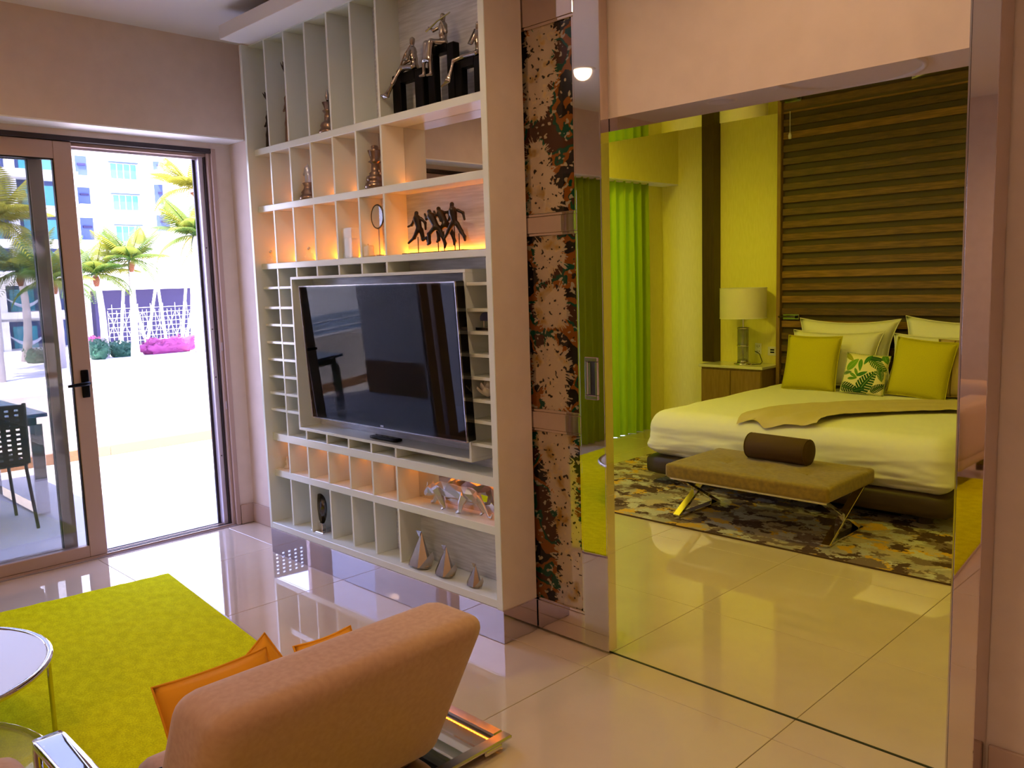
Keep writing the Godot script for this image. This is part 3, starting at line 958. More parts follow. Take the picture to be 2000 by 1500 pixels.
func runner(t: Node3D, x: float, y: float, z: float, pose: int):
	var P: Array
	if pose == 0:
		P = [[V(0, 0.105), V(0.004, 0.118)], [V(0.006, 0.09), V(0.022, 0.04)], [V(-0.012, 0.09), V(-0.036, 0.062), V(-0.066, 0.056)], [V(0.026, 0.09, -0.01), V(0.052, 0.068, -0.014), V(0.056, 0.036, -0.012)], [V(0.018, 0.034, 0.008), V(-0.006, -0.002, 0.012), V(-0.05, -0.026, 0.014)], [V(0.026, 0.034, -0.008), V(0.034, -0.012, -0.012), V(0.066, -0.006, -0.012), V(0.07, -0.03, -0.012)]]
	elif pose == 1:
		P = [[V(-0.022, 0.098), V(-0.026, 0.11)], [V(-0.012, 0.085), V(0.026, 0.03)], [V(-0.02, 0.09), V(-0.048, 0.075), V(-0.06, 0.10)], [V(0.0, 0.09, -0.01), V(0.03, 0.09, -0.014), V(0.042, 0.06, -0.012)], [V(0.02, 0.03, 0.008), V(-0.02, 0.0, 0.012), V(-0.016, -0.04, 0.014), V(-0.03, -0.048, 0.014)], [V(0.03, 0.03, -0.008), V(0.052, -0.01, -0.012), V(0.07, -0.05, -0.012), V(0.066, -0.066, -0.012)]]
	else:
		P = [[V(-0.008, 0.112), V(-0.006, 0.126)], [V(-0.002, 0.095), V(0.008, 0.04)], [V(-0.018, 0.094), V(-0.026, 0.06), V(-0.042, 0.05)], [V(0.022, 0.096, -0.01), V(0.054, 0.082, -0.014), V(0.066, 0.05, -0.012)], [V(0.0, 0.034, 0.008), V(-0.026, 0.0, 0.012), V(-0.05, -0.03, 0.014)], [V(0.016, 0.034, -0.008), V(0.04, -0.004, -0.012), V(0.062, -0.03, -0.012), V(0.064, -0.046, -0.012)]]
	var b := []
	b += limbs(P[0], 0.0095, 0.0105)
	b += limbs([P[0][0], P[1][0]], 0.006, 0.008)
	b += limbs(P[1], 0.02, 0.014)
	b += limbs(P[2], 0.008, 0.0055)
	b += limbs(P[3], 0.008, 0.0055)
	b += limbs(P[4], 0.012, 0.006)
	b += limbs(P[5], 0.012, 0.006)
	var mb := MB.new()
	mb.skin(b, 0.0032, 0.006)
	obj("runner", mb, M.dark_bronze, t, V(x, y + 0.012, z)).scale = Vector3.ONE * 0.9

func lathe_thing(called: String, label: String, category: String, at: Vector3, pr: Array, m: Material, group := "", part := "body", n := 24) -> Node3D:
	var t := thing(called, label, category, at, 0, group)
	var mb := MB.new()
	mb.lathe(pr, n)
	obj(part, mb, m, t)
	return t

func P2(a: Array) -> Array:
	var out := []
	for k in range(0, a.size(), 2): out.append(Vector2(a[k], a[k + 1]))
	return out

func shelf_items():
	musicians()
	# runners
	var t := thing("runners_sculpture", "dark bronze sculpture of sprinting men on thin rods", "sculpture", V(-0.45, 1.63, -0.1))
	bx("base_plate", Vector3(-0.205, 0, -0.035), Vector3(0.215, 0.005, 0.035), M.black, t, 0.001)
	runner(t, -0.135, 0.062, 0.0, 0)
	runner(t, -0.005, 0.068, 0.012, 1)
	runner(t, 0.03, 0.078, -0.012, 1)
	runner(t, 0.115, 0.074, 0.0, 2)
	for p in [[-0.128, 0.07], [0.01, 0.08], [0.05, 0.085], [0.12, 0.11], [0.148, 0.07]]:
		var mb := MB.new()
		mb.cyl(V(p[0], 0.005, 0.0), 0.0022, p[1], 8)
		obj("rod", mb, M.dark_bronze, t)
	# chess pieces and statuettes
	lathe_thing("chess_king", "antique bronze chess king with flared crown on the second shelf", "chess piece", V(-0.868, 1.94, -0.1), P2([0.0, 0, 0.052, 0, 0.055, 0.012, 0.05, 0.028, 0.042, 0.034, 0.046, 0.042, 0.044, 0.058, 0.03, 0.066, 0.032, 0.074, 0.022, 0.082, 0.019, 0.115, 0.024, 0.122, 0.034, 0.126, 0.024, 0.132, 0.022, 0.138, 0.032, 0.172, 0.034, 0.178, 0.012, 0.18, 0.016, 0.187, 0.017, 0.198, 0.0, 0.203]), M.bronze)
	t = lathe_thing("chess_queen", "bronze chess queen with pointed crown, highest of the chess pieces", "chess piece", V(-1.235, 2.242, -0.1), P2([0.0, 0, 0.048, 0, 0.05, 0.012, 0.044, 0.024, 0.038, 0.028, 0.042, 0.04, 0.036, 0.054, 0.022, 0.062, 0.017, 0.10, 0.024, 0.108, 0.028, 0.112, 0.016, 0.12, 0.028, 0.152, 0.01, 0.156]), M.bronze)
	var mb := MB.new()
	mb.lathe(P2([0.0, 0.155, 0.008, 0.16, 0.011, 0.185, 0.003, 0.212, 0.0, 0.216]), 16)
	obj("finial", mb, M.pewter, t)
	t = lathe_thing("chess_knight", "bronze and silver chess knight standing on the second shelf", "chess piece", V(-1.452, 1.94, -0.1), P2([0.0, 0, 0.046, 0, 0.048, 0.012, 0.042, 0.026, 0.036, 0.03, 0.038, 0.042, 0.026, 0.056, 0.02, 0.07, 0.03, 0.088, 0.018, 0.092, 0.0, 0.093]), M.bronze, "", "base")
	mb = MB.new()
	mb.skin(limbs([V(0.004, 0.09), V(0.008, 0.125), V(0.0, 0.158)], 0.019, 0.015) + limbs([V(0.0, 0.158), V(-0.032, 0.135)], 0.015, 0.008) + limbs([V(0.004, 0.165), V(0.008, 0.188)], 0.006, 0.002), 0.0035, 0.008)
	obj("horse_head", mb, M.silver_facet, t)
	for k in 2:
		var hh: float = [0.30, 0.42][k]
		t = thing("statuette", ["small dark statuette with a raised flower in the leftmost top bay", "tall bronze statuette with a raised flower in the second top bay"][k], "statuette", V([-1.80, -1.60][k], 2.242, -0.1))
		mb = MB.new()
		mb.skin(limbs([V(0, 0.0), V(0, hh * 0.25), V(0.004, hh * 0.42)], 0.026, 0.016) + limbs([V(0.004, hh * 0.42), V(0, hh * 0.55)], 0.014, 0.019) + limbs([V(0, hh * 0.55), V(0, hh * 0.6)], 0.007, 0.007) + limbs([V(0, hh * 0.63), V(0, hh * 0.66)], 0.012, 0.012) + limbs([V(-0.016, hh * 0.54), V(-0.028, hh * 0.46), V(-0.014, hh * 0.4, 0.02)], 0.007, 0.005) + limbs([V(0.014, hh * 0.55), V(0.026, hh * 0.66), V(-0.004, hh * 0.84)], 0.007, 0.005), 0.004, 0.008)
		obj("robed_figure", mb, [M.dark_bronze, M.bronze][k], t)
		mb = MB.new()
		for q in 6:
			var a := TAU * q / 6
			mb.tube([V(-0.004, hh * 0.84), V(-0.004 + cos(a) * 0.014, hh * 0.92, sin(a) * 0.014), V(-0.004 + cos(a) * 0.024, hh * 0.985, sin(a) * 0.024)], [0.004, 0.009, 0.002], 6, false, 0.5)
		obj("flower", mb, [M.dark_bronze, M.gunmetal][k], t)
	# row with amber light
	for k in 2:
		t = thing("glass_decanter", ["small clear glass decanter at the left end of the amber-lit shelf", "squat clear glass decanter in the third bay of the amber-lit shelf"][k], "decanter", V([-1.85, -1.462][k], 1.63, -0.09))
		mb = MB.new()
		mb.lathe(P2([0.0, 0.002, 0.026, 0.002, 0.028, 0.02, 0.022, 0.038, 0.008, 0.044, 0.008, 0.056, 0.012, 0.058]), 20)
		obj("bottle", mb, M.clear_glass, t)
		mb = MB.new()
		mb.lathe(P2([0.0, 0.057, 0.009, 0.059, 0.011, 0.068, 0.0, 0.076]), 14)
		obj("stopper", mb, M.ceramic, t)
	t = thing("glass_vase", "tall square glass vase filled with white stones", "vase", V(-1.066, 1.63, -0.09))
	for e in [[-0.04, -0.035, -0.037, 0.035], [0.037, -0.035, 0.04, 0.035], [-0.037, -0.035, 0.037, -0.032], [-0.037, 0.032, 0.037, 0.035]]:
		bx("glass_side", Vector3(e[0], 0.001, e[1]), Vector3(e[2], 0.145, e[3]), M.clear_glass, t)
	mb = MB.new()
	mb.rbox(V(-0.012, 0.05, 0), V(0.046, 0.096, 0.06), 0.01, 5)
	obj("stone_filling", mb, M.ceramic, t)
	t = thing("table_mirror", "oval vanity mirror on a thin stem, amber shelf", "mirror", V(-0.866, 1.63, -0.10))
	mb = MB.new()
	mb.lathe(P2([0.0, 0.0, 0.032, 0.0, 0.03, 0.006, 0.005, 0.01]), 20)
	obj("foot", mb, M.chrome, t)
	mb = MB.new()
	mb.tube([V(0, 0.008), V(0, 0.135)], 0.003, 8)
	obj("stem", mb, M.chrome_soft, t)
	mb = MB.new()
	var ring := []
	for k in 32: ring.append(V(cos(TAU * k / 32) * 0.046, 0.185 + sin(TAU * k / 32) * 0.054, 0.004))
	mb.tube(ring, 0.004, 8, true)
	obj("rim", mb, M.gunmetal, t)
	mb = MB.new()
	for k in 32: mb.tri(V(0, 0.185, 0.006), ring[k] + V(0, 0, 0.002), ring[(k + 1) % 32] + V(0, 0, 0.002))
	for k in 32: mb.tri(V(0, 0.185, 0.001), ring[(k + 1) % 32] + V(0, 0, -0.003), ring[k] + V(0, 0, -0.003))
	obj("looking_glass", mb, M.mirror, t)
	t = thing("candle_block", "square cream wax candle in front of the oval vanity mirror", "candle", V(-0.905, 1.63, -0.062))
	mb = MB.new()
	mb.rbox(V(0, 0.0265, 0), V(0.052, 0.053, 0.036), 0.005, 5)
	obj("wax", mb, M.candle, t)
	mb = MB.new()
	mb.tube([V(0, 0.05, 0), V(0.001, 0.061, 0)], 0.0012, 5)
	obj("wick", mb, M.black, t)
	# column beside the television
	t = thing("desk_clock", "small silver desk clock with half-round blue dial beside the television", "clock", V(-0.135, 1.296, -0.085))
	mb = MB.new()
	mb.box(V(0, 0.008, 0), V(0.085, 0.016, 0.05), 0.002)
	obj("base", mb, M.chrome_soft, t)
	mb = MB.new()
	mb.cyl(V(-0.016, 0.016, 0), 0.003, 0.024, 8)
	obj("post", mb, M.chrome, t)
	mb = MB.new()
	var face := []
	for k in 25:
		var a := -0.35 + (PI + 0.7) * k / 24
		face.append(V(cos(a) * 0.033, 0.050 + sin(a) * 0.027))
	for k in 24: mb.tri(V(0, 0.048, 0.006), face[k] + V(0, 0, 0.006), face[k + 1] + V(0, 0, 0.006))
	mb.tri(V(0, 0.048, 0.006), face[24] + V(0, 0, 0.006), face[0] + V(0, 0, 0.006))
	for k in 24: mb.quad(face[k] + V(0, 0, -0.006), face[k + 1] + V(0, 0, -0.006), face[k + 1] + V(0, 0, 0.006), face[k] + V(0, 0, 0.006))
	var dial := obj("dial", mb, mat("dial_blue", Color(0.36, 0.38, 0.58), 0.2, 0.3), t)
	mb = MB.new()
	mb.tube(face, 0.0025, 6)
	obj("rim", mb, M.chrome_soft, dial)
	t = thing("lotus_flower", "cream ceramic lotus flower beside the television", "ornament", V(-0.152, 1.012, -0.095))
	for r in 3:
		for k in 7 - r:
			var a := TAU * k / (7 - r) + r * 0.4
			var tilt: float = [0.45, 0.85, 1.2][r]
			mb = MB.new()
			mb.xf = Transform3D(Basis(Vector3.UP, a), V(0, 0.006, 0))
			for s in [1.0, -1.0]:
				mb.sheet(func(u, v):
					var w: float = 0.019 * pow(sin(PI * clampf(u * 0.88 + 0.1, 0, 1)), 0.8)
					var q: float = v * 2 - 1
					var l: float = 0.064 * u
					var lift: float = tilt + u * 0.25
					return Vector3(0.004 + l * cos(lift), l * sin(lift) + q * q * 0.005, q * w) + Vector3(-sin(lift), cos(lift), 0) * (s * 0.0012), 6, 4, true, s > 0)
			obj("petal", mb, M.ceramic, t)
	# lower rows
	t = thing("glass_figurine", "tiny white figurine at the left end of the lower mirrored shelf", "figurine", V(-1.835, 0.48, -0.1))
	mb = MB.new()
	mb.lathe(P2([0.0, 0, 0.02, 0, 0.018, 0.01, 0.008, 0.02, 0.012, 0.04, 0.005, 0.05, 0.008, 0.06, 0.0, 0.068]), 16)
	obj("body", mb, M.ceramic, t)
	t = thing("leaf_sculpture", "dark polished teardrop sculpture on a chrome foot, bottom row", "sculpture", V(-1.475, 0.182, -0.08))
	bx("foot", Vector3(-0.06, 0, -0.03), Vector3(0.055, 0.008, 0.035), M.chrome, t, 0.002)
	bx("stem", Vector3(-0.016, 0.008, -0.012), Vector3(0.016, 0.05, 0.012), M.chrome, t, 0.002)
	mb = MB.new()
	var prof := []
	for k in 29:
		var u := float(k) / 28
		var a := TAU * u
		var rr := 0.088 * (1.0 - 0.28 * sin(a - 0.2))
		prof.append(V(sin(a) * 0.056 * (1.0 + 0.25 * cos(a)), 0.125 + cos(a) * 0.085))
	for k in 28:
		mb.tri(V(0, 0.13, 0.012), prof[k + 1], prof[k], true)
		mb.tri(V(0, 0.13, -0.012), prof[k], prof[k + 1], true)
	obj("teardrop", mb, M.gunmetal, t)
	panther()
	for k in 3: swan([V(-0.60, 0.182, -0.06), V(-0.42, 0.182, -0.055), V(-0.222, 0.182, -0.05)][k], [1.0, 0.82, 0.6][k], ["largest folded silver paper-boat swan on the bottom shelf", "middle-sized folded silver swan on the bottom shelf", "smallest folded silver swan beside the shelf's end panel"][k])
	# television
	t = thing("television", "large flat black television tilted forward in the shelf niche", "television", V(-0.772, 1.168, 0.0))
	t.rotation.x = 0.056
	var W := 1.184
	var H := 0.672
	bx("case", Vector3(-W / 2, -H / 2, -0.03), Vector3(W / 2, H / 2, 0.022), M.black_gloss, t, 0.004)
	bx("screen", Vector3(-W / 2 + 0.012, -H / 2 + 0.022, 0.0221), Vector3(W / 2 - 0.012, H / 2 - 0.012, 0.0235), M.screen, t)
	for e in [[-W / 2, H / 2 - 0.004, W / 2, H / 2 + 0.001], [-W / 2, -H / 2 - 0.001, W / 2, -H / 2 + 0.004], [-W / 2 - 0.001, -H / 2, -W / 2 + 0.003, H / 2], [W / 2 - 0.003, -H / 2, W / 2 + 0.001, H / 2]]:
		bx("edge_trim", Vector3(e[0], e[1], 0.018), Vector3(e[2], e[3], 0.026), M.chrome_soft, t)
	bx("badge", Vector3(-0.012, -H / 2 + 0.007, 0.022), Vector3(0.012, -H / 2 + 0.017, 0.0245), M.chrome_soft, t)
	bx("wall_bracket", Vector3(-0.2, -0.18, -0.163), Vector3(0.2, 0.18, -0.03), M.black, t)
	t = thing("remote_control", "long black remote control lying below the television", "remote", V(-0.87, 0.752, -0.085))
	mb = MB.new()
	mb.rbox(V(0, 0.009, 0), V(0.21, 0.018, 0.045), 0.008, 6)
	obj("case", mb, M.black, t)
	for k in 8:
		mb = MB.new()
		mb.cyl(V(-0.085 + k * 0.022, 0.0175, 0.006 if k % 2 else -0.006), 0.0045, 0.002, 10)
		obj("button", mb, M.gunmetal, t)

func panther():
	var t := thing("panther_sculpture", "faceted silver panther prowling along the lower mirrored shelf", "sculpture", V(-0.40, 0.48, -0.1))
	var mb := MB.new()
	var secs := [[-0.205, 0.052, 0.010, 0.010], [-0.19, 0.058, 0.022, 0.019], [-0.165, 0.072, 0.028, 0.022], [-0.135, 0.078, 0.026, 0.021], [-0.095, 0.088, 0.034, 0.030], [-0.03, 0.088, 0.036, 0.033], [0.04, 0.085, 0.032, 0.029], [0.10, 0.090, 0.036, 0.030], [0.145, 0.082, 0.030, 0.024], [0.16, 0.078, 0.012, 0.012]]
	var rings := []
	for i in secs.size():
		var s: Array = secs[i]
		var ring := []
		for k in 6:
			var a := TAU * k / 6 + (0.25 if i % 2 else -0.1)
			ring.append(V(s[0], s[1] + cos(a) * s[2], sin(a) * s[3]))
		rings.append(ring)
	mb.loft(rings)
	obj("body", mb, M.silver_facet, t)
	for s in [-1.0, 1.0]:
		mb = MB.new()
		mb.loft([[V(-0.172, 0.094, s * 0.012), V(-0.16, 0.098, s * 0.02), V(-0.165, 0.092, s * 0.022)], [V(-0.166, 0.112, s * 0.016), V(-0.163, 0.112, s * 0.018), V(-0.165, 0.111, s * 0.018)]])
		obj("ear", mb, M.silver_facet, t)
	var legs := [[V(-0.09, 0.09, 0.022), V(-0.06, 0.045, 0.026), V(-0.045, 0.012, 0.024), V(-0.062, 0.004, 0.024)], [V(-0.10, 0.085, -0.02), V(-0.14, 0.05, -0.022), V(-0.165, 0.014, -0.02), V(-0.186, 0.006, -0.02)], [V(0.10, 0.09, 0.022), V(0.075, 0.05, 0.028), V(0.06, 0.012, 0.024), V(0.038, 0.005, 0.024)], [V(0.12, 0.085, -0.02), V(0.145, 0.05, -0.024), V(0.165, 0.014, -0.022), V(0.148, 0.005, -0.022)]]
	for l in legs:
		mb = MB.new()
		var rr := []
		var rad := [0.028, 0.017, 0.010, 0.008]
		for i in 4:
			var ring := []
			var d: Vector3 = (l[min(i + 1, 3)] - l[max(i - 1, 0)]).normalized()
			var side := d.cross(Vector3.BACK).normalized()
			for k in 5:
				var a := TAU * k / 5 + i * 0.3
				ring.append(l[i] + side * cos(a) * rad[i] - d.cross(side) * sin(a) * rad[i] * 0.8)
			rr.append(ring)
		for ring in rr:
			for k in 5: ring[k].y = max(ring[k].y, 0.0)
		mb.loft(rr)
		obj("leg", mb, M.silver_facet, t)
	mb = MB.new()
	mb.tube([V(0.15, 0.09), V(0.18, 0.07), V(0.205, 0.035), V(0.22, 0.012), V(0.238, 0.01), V(0.248, 0.03)], [0.009, 0.008, 0.007, 0.006, 0.006, 0.004], 5)
	obj("tail", mb, M.silver_facet, t)

func swan(at: Vector3, k: float, label: String):
	var t := thing("folded_swan", label, "ornament", at, 0, "folded silver swans on the bottom shelf")
	var mb := MB.new()
	mb.xf = Transform3D(Basis().scaled(Vector3(k, k, k)), Vector3.ZERO)
	var top := V(0.005, 0.172)
	var base := [V(-0.092, 0.018, 0.004), V(-0.05, 0.012, 0.042), V(0.02, 0.012, 0.046), V(0.062, 0.02, 0.012), V(0.02, 0.012, -0.042), V(-0.05, 0.012, -0.04)]
	var low := [V(-0.05, 0.0, 0.0), V(-0.03, 0.0, 0.022), V(0.015, 0.0, 0.024), V(0.04, 0.0, 0.0), V(0.015, 0.0, -0.022), V(-0.03, 0.0, -0.02)]
	for i in 6:
		var j := (i + 1) % 6
		mb.tri(base[i], base[j], top)
		mb.quad(low[i], low[j], base[j], base[i])
		mb.tri(low[j], low[i], V(0, 0, 0))
	obj("body", mb, M.pewter, t)
	mb = MB.new()
	mb.xf = Transform3D(Basis().scaled(Vector3(k, k, k)), Vector3.ZERO)
	var q := [V(0.008, 0.176, 0.004), V(-0.036, 0.172, 0.0), V(-0.006, 0.146, 0.008), V(0.004, 0.15, -0.008)]
	for f in [[0, 1, 2], [0, 3, 1], [1, 3, 2], [0, 2, 3]]: mb.tri(q[f[0]], q[f[1]], q[f[2]])
	obj("beak", mb, M.chrome_soft, t)
	mb = MB.new()
	mb.xf = Transform3D(Basis().scaled(Vector3(k, k, k)), Vector3.ZERO)
	q = [V(0.03, 0.014, 0.044), V(0.095, 0.098, 0.014), V(0.088, 0.06, 0.0), V(0.06, 0.018, -0.008), V(0.05, 0.004, 0.012)]
	for f in [[0, 1, 4], [0, 3, 1], [1, 2, 4], [1, 3, 2], [0, 4, 3], [2, 3, 4]]: mb.tri(q[f[0]], q[f[1]], q[f[2]])
	obj("tail_fin", mb, M.pewter, t)

# ------------------------------------------------------------------ living room
func cushion_thing(called: String, label: String, at: Vector3, basis: Basis, w: float, h: float, d: float, m: Material, group := "", pinch := 0.07) -> Node3D:
	var t := thing(called, label, "pillow" if called != "throw_cushion" else "cushion", at, 0, group)
	t.basis = basis
	var mb := MB.new()
	mb.cushion(w, h, d, 16, pinch)
	obj("cover", mb, m, t)
	mb = MB.new()
	var loop := []
	for e in 4:
		for k in 10:
			var q := -1.0 + 2.0 * k / 10
			var a: float = [q, 1.0, -q, -1.0][e]
			var b: float = [-1.0, q, 1.0, -q][e]
			loop.append(V(a * w * 0.5 * (1 - pinch * (1 - b * b)), b * h * 0.5 * (1 - pinch * (1 - a * a))))
	mb.tube(loop, 0.004, 5, true)
	obj("seam", mb, m, t)
	return t

func lime_rug():
	var n1 := nz(0.03, 61, 4)
	var n2 := nz(0.25, 62, 2)
	var im := Image.create(512, 512, true, Image.FORMAT_RGB8)
	for y in 512:
		for x in 512:
			var v := n1.get_noise_2d(x, y * 1.6) * 0.55 + n2.get_noise_2d(x, y * 1.5) * 0.8
			im.set_pixel(x, y, Color(0.88, 0.89, 0.03).lerp(Color(0.75, 0.75, 0.015), clampf(0.5 - v, 0, 1)))
	var m := print_mat("lime_pile", im, 0.95)
	m.metallic_specular = 0.1
	m.uv1_triplanar = true
	m.uv1_scale = Vector3(0.8, 0.8, 0.8)
	var t := thing("lime_rug", "large lime green pile rug on the living room tiles", "rug", V(-1.97, 0.0, 0.564), -0.10)
	var mb := MB.new()
	var bump := nz(9.0, 66, 3)
	mb.box(V(1.59, 0.006, 1.5), V(3.18, 0.010, 3.0), 0.003)
	mb.sheet(func(u, v): return V(0.006 + u * 3.168, 0.0135 + bump.get_noise_2d(u * 3.2, v * 3.0) * 0.0028, 2.994 - v * 2.988), 160, 150)
	obj("pile", mb, m, t)
	for e in [[V(0, 0.001, -0.006), V(3.18, 0.009, 0.001)], [V(-0.006, 0.001, 0), V(0.001, 0.009, 3.0)], [V(3.179, 0.001, 0), V(3.186, 0.009, 3.0)]]:
		bx("binding", e[0], e[1], M.baseboard, t)

func armchair():
	var t := thing("armchair", "tan low lounge chair with wide chrome frame, back towards the viewer", "armchair", V(0.5, 0.0, 1.185))
	# x points to the rear of the chair, z along its width; origin under the back
	var mb := MB.new()
	mb.rbox(V(0, 0.305, -0.012), V(0.26, 0.53, 0.825), 0.065, 16, func(p): return V(p.x + (p.y - 0.32) * 0.52, p.y, p.z))
	obj("backrest", mb, M.tan_cloth, t)
	mb = MB.new()
	mb.rbox(V(-0.20, 0.155, 0), V(0.42, 0.13, 0.72), 0.05, 10)
	obj("seat", mb, M.tan_cloth, t)
	for s in [-1.0, 1.0]:
		var z0: float = s * 0.535
		var z1: float = s * 0.61
		var n := Node3D.new()
		n.name = "arm_frame"
		t.add_child(n, true)
		bx("floor_bar", V(-0.34, 0.014, min(z0, z1)), V(0.075, 0.034, max(z0, z1)), M.chrome, n, 0.005)
		mb = MB.new()
		mb.rbox(V(-0.33, 0.21, (z0 + z1) / 2), V(0.022, 0.39, 0.075), 0.009, 6)
		if s > 0: obj("upright", mb, M.chrome, n)
		mb = MB.new()
		mb.rbox(V(-0.13, 0.396, (z0 + z1) / 2), V(0.42, 0.026, 0.078), 0.011, 8)
		if s > 0: obj("arm_bar", mb, M.chrome, n)
		mb = MB.new()
		mb.rbox(V(0.062, 0.21, (z0 + z1) / 2), V(0.022, 0.39, 0.075), 0.009, 6)
		if s > 0: obj("upright", mb, M.chrome, n)
	var p := Node3D.new()
	p.name = "base_plate"
	t.add_child(p)
	bx("plate", V(-0.30, 0.016, -0.64), V(0.055, 0.03, 0.53), M.chrome, p, 0.004)
	bx("raised_border", V(0.030, 0.03, -0.655), V(0.075, 0.044, 0.53), M.chrome_soft, p, 0.005)
	bx("raised_border", V(-0.30, 0.03, -0.655), V(0.030, 0.044, -0.61), M.chrome_soft, p, 0.005)
	for k in 2: bx("seat_post", V(-0.25 + k * 0.2, 0.03, -0.30), V(-0.21 + k * 0.2, 0.10, 0.30), M.chrome, t)
	cushion_thing("throw_cushion", "mustard velvet cushion propped at the near end of the tan lounge chair", V(0.325, 0.318, 1.36), Basis(Vector3.UP, PI / 2) * Basis(Vector3.RIGHT, -0.48), 0.33, 0.34, 0.11, M.mustard, "mustard cushions on the lounge chair", 0.05)
	cushion_thing("throw_cushion", "mustard velvet cushion with a bulging corner, middle of the tan lounge chair", V(0.265, 0.30, 1.23), Basis(Vector3.UP, PI / 2 - 0.1) * Basis(Vector3.RIGHT, -0.48) * Basis(Vector3.BACK, 0.5), 0.30, 0.30, 0.12, M.mustard, "mustard cushions on the lounge chair", 0.08)
	cushion_thing("throw_cushion", "small olive gold cushion with dark edging at the far end of the tan lounge chair", V(0.32, 0.31, 1.01), Basis(Vector3.UP, PI / 2) * Basis(Vector3.RIGHT, -0.48), 0.20, 0.30, 0.10, M.mustard, "mustard cushions on the lounge chair", 0.06)
	# black braided cord on the seat
	mb = MB.new()
	var pts := []
	for k in 60: pts.append(V(0.0 + 0.05 * cos(k * 0.5), 0.226 + 0.004 * sin(k * 1.7), -0.1 + k * 0.0035 + 0.03 * sin(k * 0.5)))
	mb.tube(pts, 0.007, 6)
	tag(obj("braided_cord", mb, M.black, self, V(0.28, 0.002, 1.42)), "black braided cord coiled on the lounge chair seat", "cord")

func round_table(called: String, label: String, at: Vector3, r: float, h: float, top: Material, leg_angles: Array):
	var t := thing(called, label, "coffee table", at)
	var mb := MB.new()
	mb.cyl(V(0, h - 0.012, 0), r - 0.01, 0.010, 64)
	obj("table_top", mb, top, t)
	mb = MB.new()
	var ring := []
	for k in 64: ring.append(V(cos(TAU * k / 64) * r, h - 0.008, sin(TAU * k / 64) * r))
	mb.tube(ring, 0.012, 10, true)
	obj("rim", mb, M.chrome, t)
	for a in leg_angles:
		mb = MB.new()
		mb.tube([V(cos(a) * r, 0.018, sin(a) * r), V(cos(a) * r, h - 0.012, sin(a) * r)], 0.008, 10)
		obj("leg", mb, M.chrome_soft, t)

func living_furniture():
	lime_rug()
	armchair()
	round_table("round_coffee_table", "round white-topped coffee table with chrome rim on the lime rug", V(-0.825, 0.0, 1.893), 0.409, 0.28, M.white_glass, [-1.12, 1.75, 3.3])
	round_table("nesting_table", "lower round clear glass nesting table with chrome rim beside the chair", V(-0.316, 0.0, 2.114), 0.475, 0.15, M.clear_glass, [0.3, 1.9, -0.9])
	var t := thing("pouf", "round tan upholstered pouf at the edge of the lime rug", "pouf", V(0.30, 0.016, 2.02))
	var mb := MB.new()
	mb.rbox(V(0, 0.205, 0), V(0.32, 0.37, 0.40), 0.06, 10)
	obj("cushion", mb, M.tan_cloth, t)
	mb = MB.new()
	mb.cyl(V(0, 0.0, 0), 0.12, 0.03, 24)
	obj("foot", mb, M.black, t)
	# sofa seen only in the mirrors
	t = thing("sofa", "long pale tan sofa on chrome legs at the back of the living room", "sofa", V(-0.35, 0.016, 3.75))
	mb = MB.new()
	mb.rbox(V(0, 0.25, 0), V(1.96, 0.26, 0.86), 0.05, 10)
	obj("seat", mb, M.linen_tan, t)
	mb = MB.new()
	mb.rbox(V(0, 0.46, 0.34), V(1.96, 0.40, 0.22), 0.07, 10)
	obj("backrest", mb, M.linen_tan, t)
	for s in [-1.0, 1.0]:
		mb = MB.new()
		mb.rbox(V(s * 0.89, 0.38, 0), V(0.2, 0.38, 0.88), 0.05, 8)
		obj("arm", mb, M.linen_tan, t)
		for z in [-0.36, 0.36]:
			bx("leg", V(s * 0.88 - 0.025, 0.0, z - 0.025), V(s * 0.88 + 0.025, 0.13, z + 0.025), M.chrome, t)
	curtain("living_curtain", "lime green floor-length curtain gathered at the end of the terrace door", -2.47, 2.95, 3.75, 2.38, 9)

func curtain(called: String, label: String, x: float, z0: float, z1: float, h: float, folds: int):
	var t := thing(called, label, "curtain", V(x, 0, (z0 + z1) / 2))
	var len := z1 - z0
	var wob := nz(1.1, 33, 2)
	var mb := MB.new()
	mb.sheet(func(u, v):
		var ph: float = u * folds * TAU + 0.9 * wob.get_noise_2d(u * folds, 0.3)
		var amp: float = 0.034 + 0.012 * wob.get_noise_2d(u * folds * 0.7 + 9.0, v * 0.6)
		var y: float = 0.004 + v * (h - 0.006)
		return V(amp * sin(ph + 0.25 * sin(v * 2.0)) + 0.008 * sin(ph * 2.0 + v), y, (u - 0.5) * len + 0.014 * cos(ph)), folds * 14, 14, true, true)
	obj("cloth", mb, M.curtain, t)
	mb = MB.new()
	mb.box(V(0, h - 0.004, 0), V(0.03, 0.012, len))
	obj("curtain_track", mb, M.white, t)

